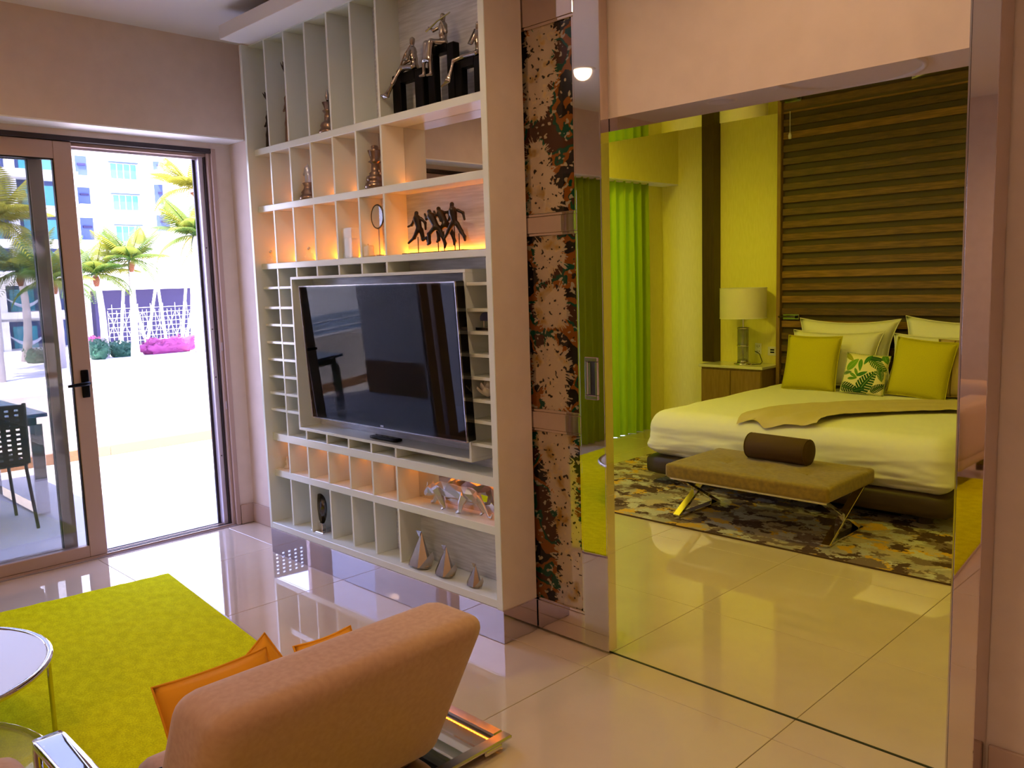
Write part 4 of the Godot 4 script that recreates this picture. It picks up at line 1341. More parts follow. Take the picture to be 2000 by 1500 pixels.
# ------------------------------------------------------------------ bedroom
func bed_rug():
	var w := 640
	var h := 512
	var im := Image.create(w, h, true, Image.FORMAT_RGB8)
	var a := nz(0.012, 81, 4)
	var b := nz(0.02, 82, 4)
	var c := nz(0.02, 83, 4)
	var d := nz(0.15, 84, 2)
	for y in h:
		for x in w:
			var fx := x * 0.8
			var fy := y * 1.05
			var k := d.get_noise_2d(x, y) * 0.16
			var col := Color(0.68, 0.61, 0.50).lerp(Color(0.58, 0.55, 0.49), clampf(a.get_noise_2d(fx * 2, fy * 2) * 2 + 0.5, 0, 1))
			if c.get_noise_2d(fx, fy) + k > 0.24: col = Color(0.78, 0.60, 0.18)
			if b.get_noise_2d(fx + 400, fy) + k > 0.16: col = Color(0.42, 0.34, 0.30)
			if b.get_noise_2d(fx, fy + 700) + k > 0.20: col = Color(0.24, 0.13, 0.10)
			if c.get_noise_2d(fx + 900, fy) + k > 0.30: col = Color(0.70, 0.68, 0.62)
			im.set_pixel(x, y, col.lerp(Color(0.5, 0.45, 0.38), clampf(d.get_noise_2d(x * 2, y * 2) * 0.4, 0, 0.3)))
	var m := print_mat("patterned_pile", im, 0.95)
	var t := thing("patterned_rug", "taupe rug with brown and yellow brushstroke blotches under the bed", "rug", V(-0.30, 0, -3.0))
	var mb := MB.new()
	mb.quad(V(-1.45, 0.009, 1.145), V(1.45, 0.009, 1.145), V(1.45, 0.009, -1.15), V(-1.45, 0.009, -1.15))
	obj("pile", mb, m, t)
	mb = MB.new()
	mb.box(V(0, 0.0045, 0), V(2.9, 0.0085, 2.30), 0.001)
	obj("backing", mb, M.brown_cloth, t)

func bed_top(x: float, z: float) -> float:
	var d: float = max(0.0, z + 2.765)
	return 0.42 + sqrt(max(0.0, 0.0144 - d * d)) + 0.004

func bedroom():
	bed_rug()
	# headboard of wooden slats
	var t := thing("headboard", "tall brown headboard of horizontal wooden slats reaching the ceiling", "headboard", V(-0.17, 0, -4.85))
	bx("backing_board", V(-1.09, 0.0, 0.001), V(1.09, 3.098, 0.03), M.headboard_dark, t)
	for k in 24:
		var y := 0.46 + k * 0.1095
		var mb := MB.new()
		mb.box(V(0, y + 0.031, 0.045), V(2.17, 0.060, 0.03), 0.003)
		obj("slat", mb, [M.slat_wood, M.slat_wood_pale, M.slat_wood_deep, M.slat_wood, M.slat_wood_deep][(k * 7 + k / 3) % 5], t)
	for s in [-1.0, 1.0]:
		bx("side_board", V(s * 1.108 - 0.017, 0.0, 0.001), V(s * 1.108 + 0.017, 3.098, 0.085), M.cabinet_wood, t, 0.002)
	bx("wall_column", V(-2.041, 0.668, -4.849), V(-1.911, 3.098, -4.73), M.dark_wood, self, 0.003)
	get_node("wall_column").set_meta("kind", "structure")
	# nightstand
	t = thing("nightstand", "wooden nightstand with a pale marble top beside the bed", "nightstand", V(-1.622, 0, -4.69))
	bx("cabinet", V(-0.31, 0.04, -0.158), V(0.31, 0.642, 0.145), M.cabinet_wood, t, 0.002)
	bx("door", V(-0.305, 0.06, 0.1455), V(-0.003, 0.62, 0.158), M.cabinet_wood, t, 0.002)
	bx("door", V(0.003, 0.06, 0.1455), V(0.305, 0.62, 0.158), M.cabinet_wood, t, 0.002)
	bx("marble_top", V(-0.328, 0.642, -0.159), V(0.328, 0.667, 0.17), M.marble, t, 0.003)
	bx("foot_plinth", V(-0.29, 0, -0.14), V(0.29, 0.04, 0.12), M.dark_wood, t)
	# lamp
	t = thing("table_lamp", "table lamp with white drum shade and clear glass column", "lamp", V(-1.545, 0.667, -4.628))
	var mb := MB.new()
	mb.lathe(P2([0.0, 0, 0.082, 0.0, 0.082, 0.018, 0.06, 0.022, 0.055, 0.03, 0.0, 0.03]), 32)
	obj("base", mb, M.chrome, t)
	mb = MB.new()
	mb.lathe(P2([0.0, 0.03, 0.05, 0.03, 0.05, 0.34, 0.0, 0.34]), 28)
	obj("glass_column", mb, M.lamp_glass, t)
	mb = MB.new()
	mb.cyl(V(0, 0.03, 0), 0.009, 0.40, 12)
	obj("rod", mb, M.chrome, t)
	for y in [0.03, 0.172, 0.33]:
		mb = MB.new()
		mb.lathe(P2([0.05, 0.0, 0.054, 0.0, 0.054, 0.014, 0.05, 0.014]), 28, V(0, y, 0))
		obj("band", mb, M.chrome, t)
	mb = MB.new()
	mb.lathe(P2([0.207, 0.428, 0.207, 0.702]), 48)
	obj("lamp_shade", mb, M.shade, t)
	mb = MB.new()
	for y in [0.43, 0.70]:
		var ring := []
		for k in 48: ring.append(V(cos(TAU * k / 48) * 0.207, y, sin(TAU * k / 48) * 0.207))
		mb.tube(ring, 0.003, 6, true)
	mb.tube([V(-0.2, 0.69), V(0.2, 0.69)], 0.003, 6)
	mb.tube([V(0, 0.42), V(0, 0.69)], 0.004, 6)
	obj("shade_frame", mb, M.white, t)
	mb = MB.new()
	mb.tube([V(0.07, 0.006, -0.02), V(0.13, 0.006, -0.08), V(0.11, 0.02, -0.15), V(0.06, 0.09, -0.19), V(0.0, 0.11, -0.215)], 0.0035, 6)
	obj("power_cord", mb, M.rubber, t)
	for k in 2:
		var o := thing(["wall_socket", "media_socket"][k], ["white double power socket on the wall behind the table lamp", "white media socket plate with two dark ports beside the headboard"][k], "socket", V([-1.512, -1.372][k], [0.80, 0.783][k], -4.85))
		bx("plate", V(-0.032 - k * 0.01, -0.052 + k * 0.012, 0.001), V(0.032 + k * 0.01, 0.052 - k * 0.012, 0.008), M.white, o, 0.002)
		if k == 0:
			for y in [-0.024, 0.024]:
				for x in [-0.010, 0.010]: bx("slot", V(x - 0.002, y - 0.007, 0.0075), V(x + 0.002, y + 0.009, 0.009), M.black, o)
				bx("earth_hole", V(-0.003, y - 0.014, 0.0075), V(0.003, y - 0.009, 0.009), M.black, o)
		else:
			for y in [-0.010, 0.012]: bx("port", V(-0.018, y - 0.007, 0.0075), V(0.022, y + 0.007, 0.009), M.black, o)
	t = thing("reading_light", "slim chrome reading light folded against the headboard", "reading light", V(-1.16, 1.103, -4.79))
	bx("back_plate", V(-0.075, -0.024, 0.0), V(0.075, 0.024, 0.012), M.chrome_soft, t, 0.002)
	mb = MB.new()
	mb.tube([V(-0.11, 0.0, 0.03), V(-0.04, 0.004, 0.03), V(0.05, 0.0, 0.028)], [0.006, 0.01, 0.007], 10)
	obj("light_head", mb, M.gunmetal, t)
	bx("bracket", V(0.05, -0.012, 0.012), V(0.066, 0.012, 0.034), M.black, t)
	t = thing("pull_cord", "white pull cord with toggle hanging before the headboard", "cord", V(-1.165, 2.64, -4.74))
	mb = MB.new()
	mb.tube([V(0, 0.04), V(0, 0.46)], 0.0025, 5)
	obj("cord", mb, M.white, t)
	mb = MB.new()
	mb.lathe(P2([0.0, 0.0, 0.012, 0.003, 0.014, 0.03, 0.009, 0.05, 0.0, 0.054]), 12)
	obj("toggle", mb, M.white, t)
	# bed
	t = thing("bed", "king size bed with white duvet on a dark wood platform", "bed", V(-0.165, 0.01, -3.71))
	mb = MB.new()
	mb.rbox(V(0, 0.135, 0.0), V(2.08, 0.15, 2.16), 0.05, 10)
	obj("platform", mb, M.bed_wood, t)
	for sx in [-0.85, 0.85]:
		for sz in [-0.85, 0.9]:
			mb = MB.new()
			mb.cyl(V(sx, 0.0, sz), 0.045, 0.08, 16)
			obj("leg", mb, M.bed_wood, t)
	bx("centre_support", V(-0.7, 0.0, -0.8), V(0.7, 0.08, 0.86), M.black, t)
	var wr := nz(2.6, 12, 3)
	var fine := nz(7.0, 14, 2)
	mb = MB.new()
	mb.rbox(V(0, 0.36, 0.0), V(2.08, 0.33, 2.13), 0.12, 48, func(p):
		var side: float = clampf((p.z - 0.80) * 4.0, 0, 1) + clampf((absf(p.x) - 0.8) * 4.0, 0, 1)
		var low: float = clampf((0.46 - p.y) * 5.0, 0, 1)
		var o: Vector3 = p
		o.z += clampf((p.z - 0.80) * 4.0, 0, 1) * (wr.get_noise_3d(p.x * 0.8, p.y * 3.2, 1.0) * 0.030 + fine.get_noise_2d(p.x * 0.35, p.y * 2.2) * 0.012) * low + side * low * 0.02
		o.y += wr.get_noise_2d(p.x, p.z) * 0.006 + fine.get_noise_2d(p.x * 0.6, p.z) * 0.002
		o.x += signf(p.x) * low * (0.012 + 0.03 * wr.get_noise_3d(p.z * 1.2, p.y * 2.6, 4.0))
		return o)
	obj("duvet", mb, M.linen, t)
	# throw
	var path := [V(0.98, 0, -3.98), V(0.62, 0, -3.92), V(0.35, 0, -3.76), V(0.05, 0, -3.46), V(-0.16, 0, -3.16), V(-0.22, 0, -2.90), V(-0.2, 0, -2.665)]
	var cur := Curve3D.new()
	for k in path.size():
		var d: Vector3 = (path[min(k + 1, path.size() - 1)] - path[max(k - 1, 0)]) / 6.0
		cur.add_point(path[k], -d, d)
	var tn := nz(5.0, 52, 3)
	var total := cur.get_baked_length()
	mb = MB.new()
	mb.sheet(func(u, v):
		var p: Vector3 = cur.sample_baked(u * total)
		var q: Vector3 = cur.sample_baked(min(total, u * total + 0.02)) - cur.sample_baked(max(0.0, u * total - 0.02))
		var side := V(q.z, 0, -q.x).normalized()
		var half: float = lerpf(0.20, 0.27, u)
		var x: Vector3 = p + side * (v - 0.5) * 2.0 * half
		x.z = min(x.z, -2.66 - 0.02 * sin(v * 9.0))
		x.x = min(x.x, 0.80)
		var y: float = bed_top(x.x, x.z) + 0.012 + 0.012 * (0.5 + 0.5 * sin(v * 16.0 + u * 4.0)) * (0.3 + u) + 0.006 * tn.get_noise_2d(u * 3.0, v)
		return V(x.x, y + 0.006, x.z), 60, 28, true, true)
	tag(obj("bed_throw", mb, M.throw_cloth), "beige knitted throw draped in folds across the bed", "throw")
	# pillows
	var up := func(yaw: float, tilt: float, roll := 0.0) -> Basis: return Basis(Vector3.UP, yaw) * Basis(Vector3.RIGHT, -tilt) * Basis(Vector3.BACK, roll)
	cushion_thing("white_pillow", "large white pillow with flanged corners leaning on the slatted headboard, nearest the nightstand", V(-0.61, 0.83, -4.63), up.call(0.0, 0.30), 0.86, 0.56, 0.17, M.linen, "white pillows on the bed", 0.15)
	cushion_thing("white_pillow", "large white pillow against the headboard behind the second lime cushion", V(0.27, 0.84, -4.63), up.call(0.0, 0.30, -0.04), 0.86, 0.56, 0.17, M.linen, "white pillows on the bed", 0.15)
	cushion_thing("white_pillow", "white pillow directly behind the lime cushion nearest the nightstand", V(-0.64, 0.775, -4.49), up.call(0.05, 0.40), 0.76, 0.50, 0.16, M.linen, "white pillows on the bed", 0.12)
	cushion_thing("white_pillow", "white pillow peeking out above the leaf-print cushion", V(0.18, 0.77, -4.49), up.call(-0.05, 0.40), 0.76, 0.48, 0.16, M.linen, "white pillows on the bed", 0.12)
	cushion_thing("throw_cushion", "square lime cushion on the bed nearest the nightstand", V(-0.735, 0.752, -4.30), up.call(0.0, 0.28), 0.46, 0.46, 0.15, M.lime_cloth, "lime cushions on the bed", 0.05)
	cushion_thing("throw_cushion", "square lime cushion on the bed beside the leaf-print cushion", V(0.13, 0.75, -4.28), up.call(-0.08, 0.28, -0.08), 0.45, 0.45, 0.15, M.lime_cloth, "lime cushions on the bed", 0.05)
	cushion_thing("throw_cushion", "small cream cushion printed with green tropical leaves", V(-0.27, 0.692, -4.24), up.call(0.0, 0.30, -0.06), 0.34, 0.32, 0.12, leaf_print(), "", 0.05)
	cushion_thing("throw_cushion", "beige striped cushion at the far side of the bed", V(0.43, 0.755, -4.38), up.call(0.1, 0.28), 0.44, 0.44, 0.14, striped(), "", 0.05)
	# bench with crossed legs
	t = thing("bench", "tufted olive gold bench with crossed chrome legs at the foot of the bed", "bench", V(-0.025, 0.010, -2.225))
	mb = MB.new()
	var tuft := [V(-0.26, 0, 0), V(0.26, 0, 0), V(0.0, 0, 0)]
	mb.rbox(V(0, 0.302, -0.02), V(1.04, 0.090, 0.62), 0.022, 26, func(p):
		var o: Vector3 = p
		if p.y > 0.30:
			for q in tuft: o.y -= 0.018 * exp(-((p.x - q.x) * (p.x - q.x) + p.z * p.z) / 0.0016)
			for q in tuft: o.y -= 0.008 * exp(-pow(absf(absf(p.x - q.x) - absf(p.z)), 2) / 0.0002) * (1.0 if absf(p.x - q.x) < 0.26 else 0.0)
		return o)
	var st := obj("seat_cushion", mb, M.olive_velvet, t)
	for q in tuft:
		mb = MB.new()
		mb.lathe(P2([0.014, 0.0, 0.012, 0.005, 0.0, 0.008]), 12, V(q.x, 0.326, 0))
		obj("button", mb, M.olive_velvet, st)
	bx("frame_rail", V(-0.50, 0.245, 0.24), V(0.50, 0.259, 0.262), M.chrome_soft, t)
	bx("frame_rail", V(-0.50, 0.245, -0.262), V(0.50, 0.259, -0.24), M.chrome_soft, t)
	for s in [-1.0, 1.0]:
		for d in [-1.0, 1.0]:
			mb = MB.new()
			var p0 := V(s * 0.47, 0.006, d * 0.225)
			var p1 := V(s * 0.47, 0.25, -d * 0.225)
			var dir := (p1 - p0).normalized()
			mb.xf = Transform3D(Basis(Vector3.RIGHT, dir, Vector3.RIGHT.cross(dir)), (p0 + p1) / 2 + V(s * d * 0.008, 0, 0))
			mb.box(V(0, 0, 0), V(0.05 - 0.0, (p1 - p0).length(), 0.018), 0.002)
			obj("crossed_leg", mb, M.chrome, t)
		bx("foot_bar", V(s * 0.47 - 0.025, 0.001, -0.235), V(s * 0.47 + 0.025, 0.014, 0.235), M.chrome, t, 0.002)
	t = thing("bolster", "dark brown cylindrical bolster lying on the tufted bench", "bolster", V(-0.03, 0.432, -2.40))
	t.basis = Basis(Vector3.UP, -0.04) * Basis(Vector3.BACK, PI / 2)
	mb = MB.new()
	mb.lathe(P2([0.0, -0.205, 0.055, -0.205, 0.073, -0.198, 0.079, -0.18, 0.08, 0.18, 0.073, 0.198, 0.055, 0.205, 0.0, 0.205]), 36)
	obj("cover", mb, M.brown_cloth, t)
	for s in [-1.0, 1.0]:
		mb = MB.new()
		var ring := []
		for k in 36: ring.append(V(cos(TAU * k / 36) * 0.076, s * 0.194, sin(TAU * k / 36) * 0.076))
		mb.tube(ring, 0.004, 6, true)
		obj("piping", mb, M.brown_cloth, t)
	curtain("bedroom_curtain", "lime green floor-length curtain along the bedroom window", -2.46, -4.45, -1.75, 2.374, 22)

func leaf_print() -> StandardMaterial3D:
	var n := 256
	var im := Image.create(n, n, true, Image.FORMAT_RGB8)
	im.fill(Color(0.90, 0.86, 0.66))
	# leaves: centre x, y, length, width, angle, colour, cut (monstera style slits)
	var lv := [[0.62, 0.72, 0.36, 0.17, -1.0, Color(0.05, 0.30, 0.12), 1], [0.22, 0.90, 0.30, 0.12, 0.25, Color(0.03, 0.24, 0.14), 1], [0.80, 0.25, 0.26, 0.11, 0.6, Color(0.22, 0.40, 0.08), 1], [0.22, 0.30, 0.20, 0.09, -0.9, Color(0.42, 0.62, 0.12), 0], [0.10, 0.12, 0.16, 0.06, 0.6, Color(0.58, 0.58, 0.10), 0], [0.42, 0.30, 0.16, 0.05, 1.45, Color(0.30, 0.55, 0.10), 0], [0.30, 0.58, 0.12, 0.035, 0.5, Color(0.36, 0.55, 0.10), 0], [0.36, 0.50, 0.12, 0.035, 1.1, Color(0.36, 0.55, 0.10), 0], [0.28, 0.66, 0.12, 0.035, -0.1, Color(0.30, 0.50, 0.10), 0], [0.90, 0.48, 0.18, 0.07, 1.3, Color(0.10, 0.36, 0.12), 1], [0.72, 0.10, 0.2, 0.06, 0.1, Color(0.08, 0.30, 0.10), 0], [0.50, 0.52, 0.14, 0.045, -0.5, Color(0.12, 0.42, 0.12), 0], [0.55, 0.14, 0.15, 0.05, 1.9, Color(0.16, 0.46, 0.10), 0], [0.12, 0.52, 0.13, 0.05, -0.2, Color(0.10, 0.36, 0.14), 1], [0.88, 0.82, 0.20, 0.08, -0.7, Color(0.03, 0.22, 0.12), 1], [0.46, 0.93, 0.16, 0.05, -0.3, Color(0.05, 0.30, 0.14), 0], [0.92, 0.08, 0.15, 0.06, 1.0, Color(0.30, 0.52, 0.10), 0]]
	for y in n:
		for x in n:
			for l in lv:
				var dx: float = float(x) / n - l[0]
				var dy: float = float(y) / n - l[1]
				var u: float = (dx * cos(l[4]) + dy * sin(l[4])) / l[2]
				var v: float = (-dx * sin(l[4]) + dy * cos(l[4])) / l[3]
				if absf(u) > 1.0: continue
				var wd: float = pow(1.0 - u * u, 0.7) * (1.0 - 0.3 * u)
				if absf(v) < wd:
					if l[6] == 1 and absf(v) > wd * 0.25 and fposmod(u * 5.0 - absf(v) * 1.2, 1.0) < 0.30: continue
					var c: Color = l[5]
					if absf(v) < 0.06: c = c.lerp(Color(0.7, 0.75, 0.4), 0.6)
					im.set_pixel(x, y, c)
	return print_mat("leaf_cloth", im, 0.85)

func striped() -> StandardMaterial3D:
	var im := Image.create(128, 8, true, Image.FORMAT_RGB8)
	for x in 128:
		for y in 8: im.set_pixel(x, y, Color(0.45, 0.36, 0.22) if x % 32 < 3 else Color(0.74, 0.64, 0.46))
	return print_mat("striped_cloth", im, 0.85)

# ------------------------------------------------------------------ terrace and garden
var frond_mesh := []

func make_fronds():
	for kind in 3:
		var mb := MB.new()
		var L := 2.1
		var droop: float = [0.9, 1.6, 0.35][kind]
		var at := func(u: float) -> Vector3: return V(L * u * (1.0 - 0.12 * droop * u), 0.55 * u - droop * u * u * 0.85, 0)
		var pts := []
		for k in 9: pts.append(at.call(k / 8.0))
		mb.tube(pts, [0.04, 0.034, 0.028, 0.024, 0.02, 0.016, 0.012, 0.009, 0.005], 5)
		var n := 22
		for k in n:
			var u := 0.12 + 0.88 * k / (n - 1)
			var p: Vector3 = at.call(u)
			var l: float = 0.75 * sin(PI * clampf(u * 0.8 + 0.16, 0, 1))
			for s in [-1.0, 1.0]:
				var mid := p + V(0.16 * l, -0.05 * l, s * l * 0.55)
				var tip := p + V(0.42 * l, -0.42 * l, s * l * 0.9)
				var w := 0.035
				mb.quad(p + V(-w, 0, 0), p + V(w, 0, 0), mid + V(w, 0.0, 0), mid + V(-w, 0, 0))
				mb.tri(mid + V(-w, 0, 0), mid + V(w, 0, 0), tip)
		frond_mesh.append(mb.done())

func palm(crown: Vector3, base: Vector3, label: String, size: float, m: String, sd: int, n := 20):
	var t := thing("palm_tree", label, "palm tree", base, 0, "coconut palms in the garden")
	var c := crown - base
	var mb := MB.new()
	var pts := []
	var rad := []
	for k in 13:
		var u := k / 12.0
		pts.append(V(c.x * u, c.y * u, c.z * (0.55 * u + 0.45 * u * u)))
		rad.append((0.21 - 0.07 * u + 0.05 * pow(1.0 - u, 6.0)) * (1.0 + 0.06 * (k % 2)) * size)
	mb.tube(pts, rad, 10)
	obj("trunk", mb, M.trunk, t)
	mb = MB.new()
	mb.lathe(P2([0.10, -0.65, 0.15, -0.5, 0.18, -0.3, 0.13, -0.1, 0.05, 0.05]), 10, c)
	obj("fibre_boot", mb, M.boot, t)
	var rng := RandomNumberGenerator.new()
	rng.seed = sd
	for k in n:
		var yaw := TAU * k / n + rng.randf_range(-0.2, 0.2)
		var lift: float = [0.75, 0.25, -0.15, 0.5][k % 4] + rng.randf_range(-0.15, 0.15)
		var kind: int = 2 if lift > 0.5 else 0 if lift > 0.1 else 1
		var b := Basis(Vector3.UP, yaw) * Basis(Vector3.BACK, lift)
		var mm: Material = M[m]
		if m == "frond" and k % 5 == 0: mm = M.frond_yellow
		if m == "frond" and k % 5 == 3: mm = M.frond_teal
		inst("frond", frond_mesh[kind], mm, t, Transform3D(b.scaled(Vector3.ONE * size * rng.randf_range(1.0, 1.25)), c))

func bush(at: Vector3, w: float, h: float, m: String, label: String, sd: int, group: String):
	var t := thing("flowering_bush" if m != "bush" else "shrub", label, "bush", at, 0, group)
	var n := nz(1.6, sd, 3)
	var mb := MB.new()
	mb.rbox(V(0, h * 0.45, 0), V(1.2, h, w), min(h, 1.2) * 0.5, 14, func(p): return p * (1.0 + 0.5 * n.get_noise_3d(p.x, p.y, p.z)) + V(0, 0.12 * n.get_noise_2d(p.z * 3.0, p.x * 3.0), 0))
	obj("foliage", mb, M[m], t)
	var rng := RandomNumberGenerator.new()
	rng.seed = sd
	mb = MB.new()
	for k in 220:
		var a := V(rng.randf_range(-0.6, 0.75), rng.randf_range(0.3, 1.15) * h, rng.randf_range(-0.52, 0.52) * w)
		var d := V(rng.randfn(), rng.randfn(), rng.randfn()).normalized() * 0.14
		var e := V(rng.randfn(), rng.randfn(), rng.randfn()).normalized() * 0.10
		mb.tri(a - d, a + e, a + d)
	tag(obj("leaves", mb, M[m], t), "", "", "", "stuff")

func outside():
	# terrace
	bx("terrace_floor", V(-5.9, -0.3, -9.0), V(-2.704, -0.006, 9.0), M.stone)
	var pw := struct_root("wall_parapet")
	bx("parapet", V(-5.9, -0.006, -9.0), V(-5.74, 0.62, 9.0), M.stone, pw)
	for k in 12:
		bx("skirting_stone", V(-5.74, -0.005, -8.0 + k * 1.25), V(-5.725, 0.09, -8.0 + k * 1.25 + 1.243), M.stone_edge, pw, 0.002)
	var dv := struct_root("wall_divider")
	bx("divider_wall", V(-5.2, -0.006, 3.02), V(-2.704, 2.9, 3.2), M.stone, dv)
	bx("divider_pier", V(-4.05, -0.006, 2.9), V(-2.95, 2.9, 3.02), M.stone, dv)
	bx("divider_skirting", V(-5.2, -0.005, 3.005), V(-4.05, 0.35, 3.02), M.stone_edge, dv)
	bx("wall_facade", V(-2.9, -2.5, 5.65), V(-2.704, 3.3, 9.0), M.stucco)
	bx("roof_slab", V(-2.9, 3.26, -9.0), V(4.5, 3.45, 9.0), M.stucco)
	# terrace table
	var t := thing("terrace_table", "terrace table with blue glass top and polished loop legs", "table", V(-4.5, -0.006, 1.2))
	bx("table_top", V(-0.66, 0.685, -0.66), V(0.66, 0.71, 0.66), M.table_blue, t, 0.003)
	bx("apron", V(-0.62, 0.63, -0.6), V(0.62, 0.685, 0.6), M.black, t)
	for s in [-1.0, 1.0]:
		var n := Node3D.new()
		n.name = "loop_leg"
		t.add_child(n, true)
		bx("upright", V(-0.60, 0.012, s * 0.60 - 0.04), V(-0.575, 0.63, s * 0.60 + 0.04), M.chrome, n, 0.002)
		bx("upright", V(0.575, 0.012, s * 0.60 - 0.04), V(0.60, 0.63, s * 0.60 + 0.04), M.chrome, n, 0.002)
		bx("floor_bar", V(-0.60, 0.0, s * 0.60 - 0.04), V(0.60, 0.012, s * 0.60 + 0.04), M.chrome, n)
	# woven chair
	t = thing("woven_chair", "black woven terrace chair with slim grey legs at the blue table", "chair", V(-3.62, -0.006, 0.985))
	var bk := Node3D.new()
	bk.name = "backrest"
	t.add_child(bk)
	for k in 9:
		var mb := MB.new()
		mb.box(V(0.03, 0.625, -0.22 + k * 0.055), V(0.012, 0.37, 0.03))
		obj("upright_band", mb, M.wicker, bk)
	for k in 12:
		var mb := MB.new()
		mb.box(V(0.036, 0.455 + k * 0.031, 0.0), V(0.012, 0.017, 0.46))
		obj("cross_band", mb, M.wicker, bk)
	for e in [[V(0.03, 0.80, -0.24), V(0.03, 0.82, 0.24)], [V(0.02, 0.43, -0.24), V(0.03, 0.82, -0.24)], [V(0.02, 0.43, 0.24), V(0.03, 0.82, 0.24)]]:
		var mb := MB.new()
		mb.tube([e[0], e[1]], 0.013, 8)
		obj("back_frame", mb, M.wicker, bk)
	var mb := MB.new()
	mb.rbox(V(-0.20, 0.43, 0), V(0.46, 0.035, 0.48), 0.015, 6)
	obj("seat", mb, M.wicker, t)
	for sx in [0, 1]:
		for sz in [-1.0, 1.0]:
			mb = MB.new()
			mb.tube([V(0.02 - 0.42 * sx, 0.43, sz * 0.22), V(0.05 - 0.48 * sx, 0.0, sz * 0.25)], 0.011, 8)
			obj("leg", mb, M.frame_dark, t)
	# garden ground
	bx("garden_ground", V(-140, -3.2, -110), V(-5.95, -2.3, 90), M.sand)
	t = thing("lawn", "strip of green lawn before the hotel's lower rooms", "lawn", V(-52.5, -2.3, -6.0))
	mb = MB.new()
	mb.box(V(0, 0.03, 0), V(5, 0.06, 9.0), 0.01)
	obj("turf", mb, M.lawn, t)
	t = thing("swimming_pool", "turquoise pool corner in the garden", "pool", V(-36, -2.3, -3.4))
	mb = MB.new()
	mb.box(V(0, 0.02, 0), V(3.0, 0.04, 5.0), 0.01)
	obj("water", mb, M.pool, t)
	t = thing("long_pool", "long blue swimming pool with white lane lines beyond the parapet", "pool", V(-24, -2.3, 15.5))
	mb = MB.new()
	mb.box(V(0, 0.02, 0), V(20.0, 0.04, 19.0), 0.01)
	obj("water", mb, M.pool_deep, t)
	for k in 6:
		mb = MB.new()
		mb.box(V(-7.0 + k * 2.8, 0.06, 0), V(0.22, 0.05, 18.6), 0.01)
		obj("lane_line", mb, M.stucco, t)
	hotel()
	make_fronds()
	palm(V(-48, 4.75, -21.2), V(-48, -2.3, -21.0), "coconut palm with yellow-green crown nearest the terrace door jamb", 1.25, "frond", 1)
	palm(V(-46, 3.25, -16.46), V(-46.8, -2.3, -16.6), "coconut palm with feathery green crown in the middle of the doorway", 1.0, "frond", 2)
	palm(V(-47, 2.5, -14.9), V(-49.5, -2.3, -15.9), "leaning coconut palm beside the edge of the sliding door", 1.0, "frond", 3)
	palm(V(-42, 2.15, -11.2), V(-45, -2.3, -12.1), "coconut palm seen through the gap between the two glass panels", 1.0, "frond", 4)
	palm(V(-45, 2.6, -10.6), V(-52, -2.3, -12.4), "coconut palm behind the glass with slim pale trunk", 1.1, "frond_teal", 5)
	palm(V(-52.5, 8.1, -23.3), V(-53, -2.3, -23.0), "tallest coconut palm with bright yellow fronds against the hotel", 1.2, "frond_yellow", 6)
	palm(V(-40, 4.7, -8.4), V(-40, -2.3, -8.0), "coconut palm with yellow fronds reaching into view at the glass edge", 1.1, "frond_yellow", 7)
	bush(V(-49.5, -2.3, -19.6), 3.0, 0.9, "pink_bush", "wide pink flowering bush behind the two right-hand palms", 11, "garden bushes")
	bush(V(-52.5, -2.3, -16.0), 1.2, 1.0, "magenta_bush", "small magenta flowering bush beside the sliding door edge", 12, "garden bushes")
	bush(V(-49.5, -2.3, -16.8), 1.3, 0.8, "bush", "teal green shrub between two palms", 13, "garden bushes")
	bush(V(-48.8, -2.3, -15.3), 1.0, 1.0, "bush", "green shrub at the foot of the leaning palm", 14, "garden bushes")
	bush(V(-50, -2.3, -12.6), 1.4, 0.7, "bush", "low green shrub seen through the sliding glass panel", 15, "garden bushes")

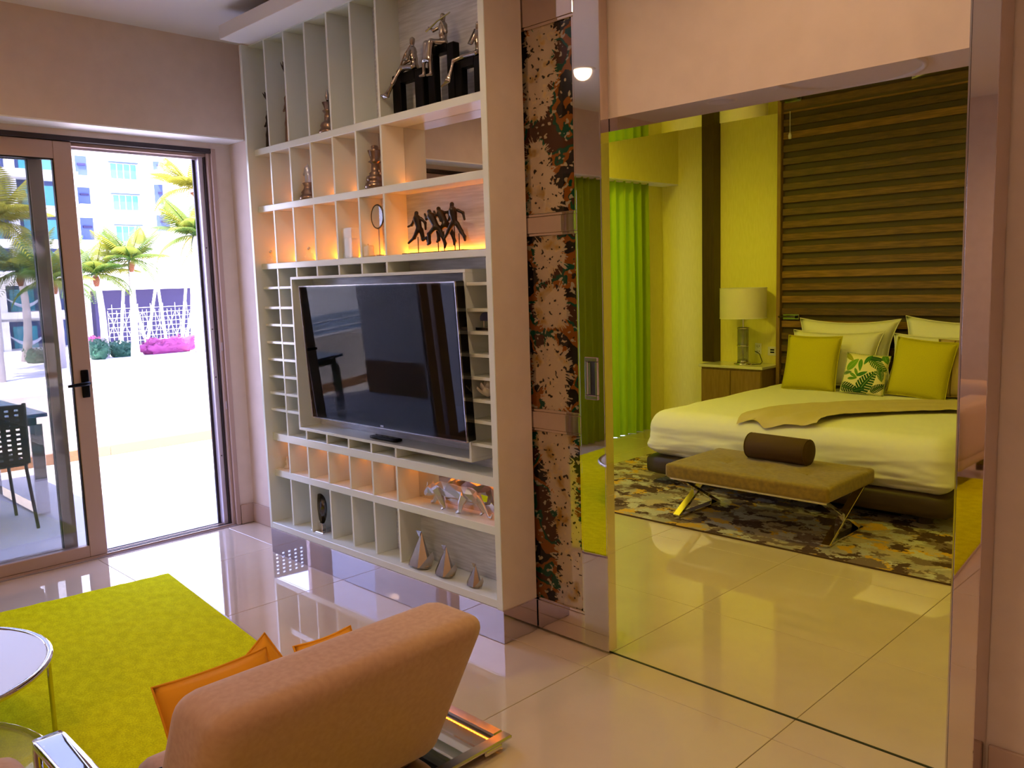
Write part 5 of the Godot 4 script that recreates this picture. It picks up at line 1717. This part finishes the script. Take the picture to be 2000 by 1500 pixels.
func hotel():
	var t := thing("hotel_building", "white multi-storey hotel with balconies and teal windows across the garden", "building", V(-57.5, -2.3, -20))
	# local z is along the facade, origin at z -20
	bx("wall", V(-12, 4.4, -45), V(1.5, 22, 50), M.stucco, t)
	bx("wall", V(-12, 0.0, 1.5), V(-1.2, 4.6, 50), M.stucco, t)
	# teal windows
	for w in [[8.92, 9.86, -19.48, -21.18], [6.90, 7.83, -19.50, -21.15], [4.86, 5.81, -19.53, -21.18]]:
		var y0: float = w[0] + 2.3
		var y1: float = w[1] + 2.3
		var n := Node3D.new()
		n.name = "window"
		t.add_child(n, true)
		bx("lintel", V(1.5, y1 + 0.06, w[3] + 20 - 0.1), V(1.7, y1 + 0.14, w[2] + 20 + 0.1), M.recess_blue, n)
		for k in 4:
			var za: float = lerpf(w[3], w[2], k / 4.0) + 20
			var zb: float = lerpf(w[3], w[2], (k + 1) / 4.0) + 20
			bx("pane", V(1.5, y0, za + 0.03), V(1.54, y1, zb - 0.03), M.window_teal, n)
		for k in 5:
			var zc: float = lerpf(w[3], w[2], k / 4.0) + 20
			bx("mullion", V(1.5, y0, zc - 0.03), V(1.58, y1, zc + 0.03), M.frame_light, n)
	# shaded balcony recesses with slabs
	for r in [[9.58, 10.21, -22.34, -23.06], [7.27, 8.68, -22.29, -22.87], [5.51, 6.63, -22.29, -23.19], [8.86, 10.2, -17.23, -18.07], [7.10, 8.23, -17.24, -18.12], [4.86, 6.31, -17.26, -18.16]]:
		var n := Node3D.new()
		n.name = "balcony"
		t.add_child(n, true)
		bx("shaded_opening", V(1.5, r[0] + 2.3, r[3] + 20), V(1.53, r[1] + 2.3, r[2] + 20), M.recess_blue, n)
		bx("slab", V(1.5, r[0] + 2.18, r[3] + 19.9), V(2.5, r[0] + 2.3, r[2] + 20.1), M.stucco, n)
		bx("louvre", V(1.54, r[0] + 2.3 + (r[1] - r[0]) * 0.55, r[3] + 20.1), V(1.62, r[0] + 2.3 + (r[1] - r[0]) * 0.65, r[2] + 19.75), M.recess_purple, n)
	# long balconies on the wing towards the glass panels
	for f in 4:
		var yb: float = [8.99, 6.85, 4.82, 2.94][f] + 2.3
		var yt: float = yb + [1.1, 1.65, 1.6, 1.5][f]
		var n := Node3D.new()
		n.name = "long_balcony"
		t.add_child(n, true)
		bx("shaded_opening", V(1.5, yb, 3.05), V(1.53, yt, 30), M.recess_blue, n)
		bx("slab", V(1.5, yb - 0.5, 3.0), V(3.0, yb, 30), M.stucco, n)
		for k in 7:
			bx("partition", V(1.5, yb, 3.0 + k * 3.4), V(2.6, yt, 3.3 + k * 3.4), M.stucco, n)
			bx("pane", V(1.53, yb, 3.7 + k * 3.4), V(1.56, yt - 0.3, 5.9 + k * 3.4), M.window_teal, n)
	# two lower storeys with posts
	for f in 2:
		var yb: float = [0.46, -1.9][f] + 2.3
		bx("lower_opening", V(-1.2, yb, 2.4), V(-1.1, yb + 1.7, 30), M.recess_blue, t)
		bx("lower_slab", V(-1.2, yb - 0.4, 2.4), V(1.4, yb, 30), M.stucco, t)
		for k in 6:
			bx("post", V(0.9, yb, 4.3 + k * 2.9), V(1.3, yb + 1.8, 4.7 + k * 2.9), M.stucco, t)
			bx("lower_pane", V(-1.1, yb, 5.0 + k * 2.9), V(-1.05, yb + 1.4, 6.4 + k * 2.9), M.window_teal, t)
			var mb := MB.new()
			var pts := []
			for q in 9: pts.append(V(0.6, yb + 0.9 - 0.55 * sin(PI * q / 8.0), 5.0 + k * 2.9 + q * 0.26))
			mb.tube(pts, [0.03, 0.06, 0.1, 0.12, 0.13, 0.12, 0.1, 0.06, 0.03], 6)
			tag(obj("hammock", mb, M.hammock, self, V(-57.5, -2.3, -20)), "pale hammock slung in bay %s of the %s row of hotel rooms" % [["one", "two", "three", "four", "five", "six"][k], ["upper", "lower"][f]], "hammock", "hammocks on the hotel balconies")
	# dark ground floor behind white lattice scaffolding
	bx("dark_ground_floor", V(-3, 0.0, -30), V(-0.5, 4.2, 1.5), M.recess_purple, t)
	bx("white_beam", V(-3.0, 3.95, -30), V(1.6, 5.2, 2.2), M.stucco, t)
	var sc := thing("scaffolding", "white lattice scaffolding with slanted poles under the hotel's beam", "scaffolding", V(-56, -2.3, -20))
	for k in 26:
		var z := -5.4 + k * 0.28
		mbar(sc, V(0.5, 0.0, z), V(0.5, 2.6 if k % 3 else 3.0, z), 0.018, "upright")
	for k in 9:
		mbar(sc, V(0.52, 0.25 + k * 0.31, -5.4), V(0.52, 0.25 + k * 0.31, 1.6), 0.016, "ledger")
	for k in 9:
		mbar(sc, V(0.56, 0.2, -5.3 + k * 0.76), V(0.56, 2.4, -4.5 + k * 0.76), 0.016, "brace")
		mbar(sc, V(0.58, 2.4, -5.1 + k * 0.76), V(0.58, 0.9, -4.4 + k * 0.76), 0.016, "brace")
	for e in [[-4.4, -3.2], [-3.6, -3.0], [-1.7, -2.0], [-1.5, -0.6], [0.1, -0.7], [0.6, 1.1]]:
		mbar(sc, V(0.8, 0.0, e[1]), V(0.8, 3.95, e[0]), 0.10, "slanted_column")

func mbar(parent: Node, a: Vector3, b: Vector3, r: float, called: String):
	var mb := MB.new()
	mb.tube([a, b], r, 5)
	obj(called, mb, M.stucco, parent)
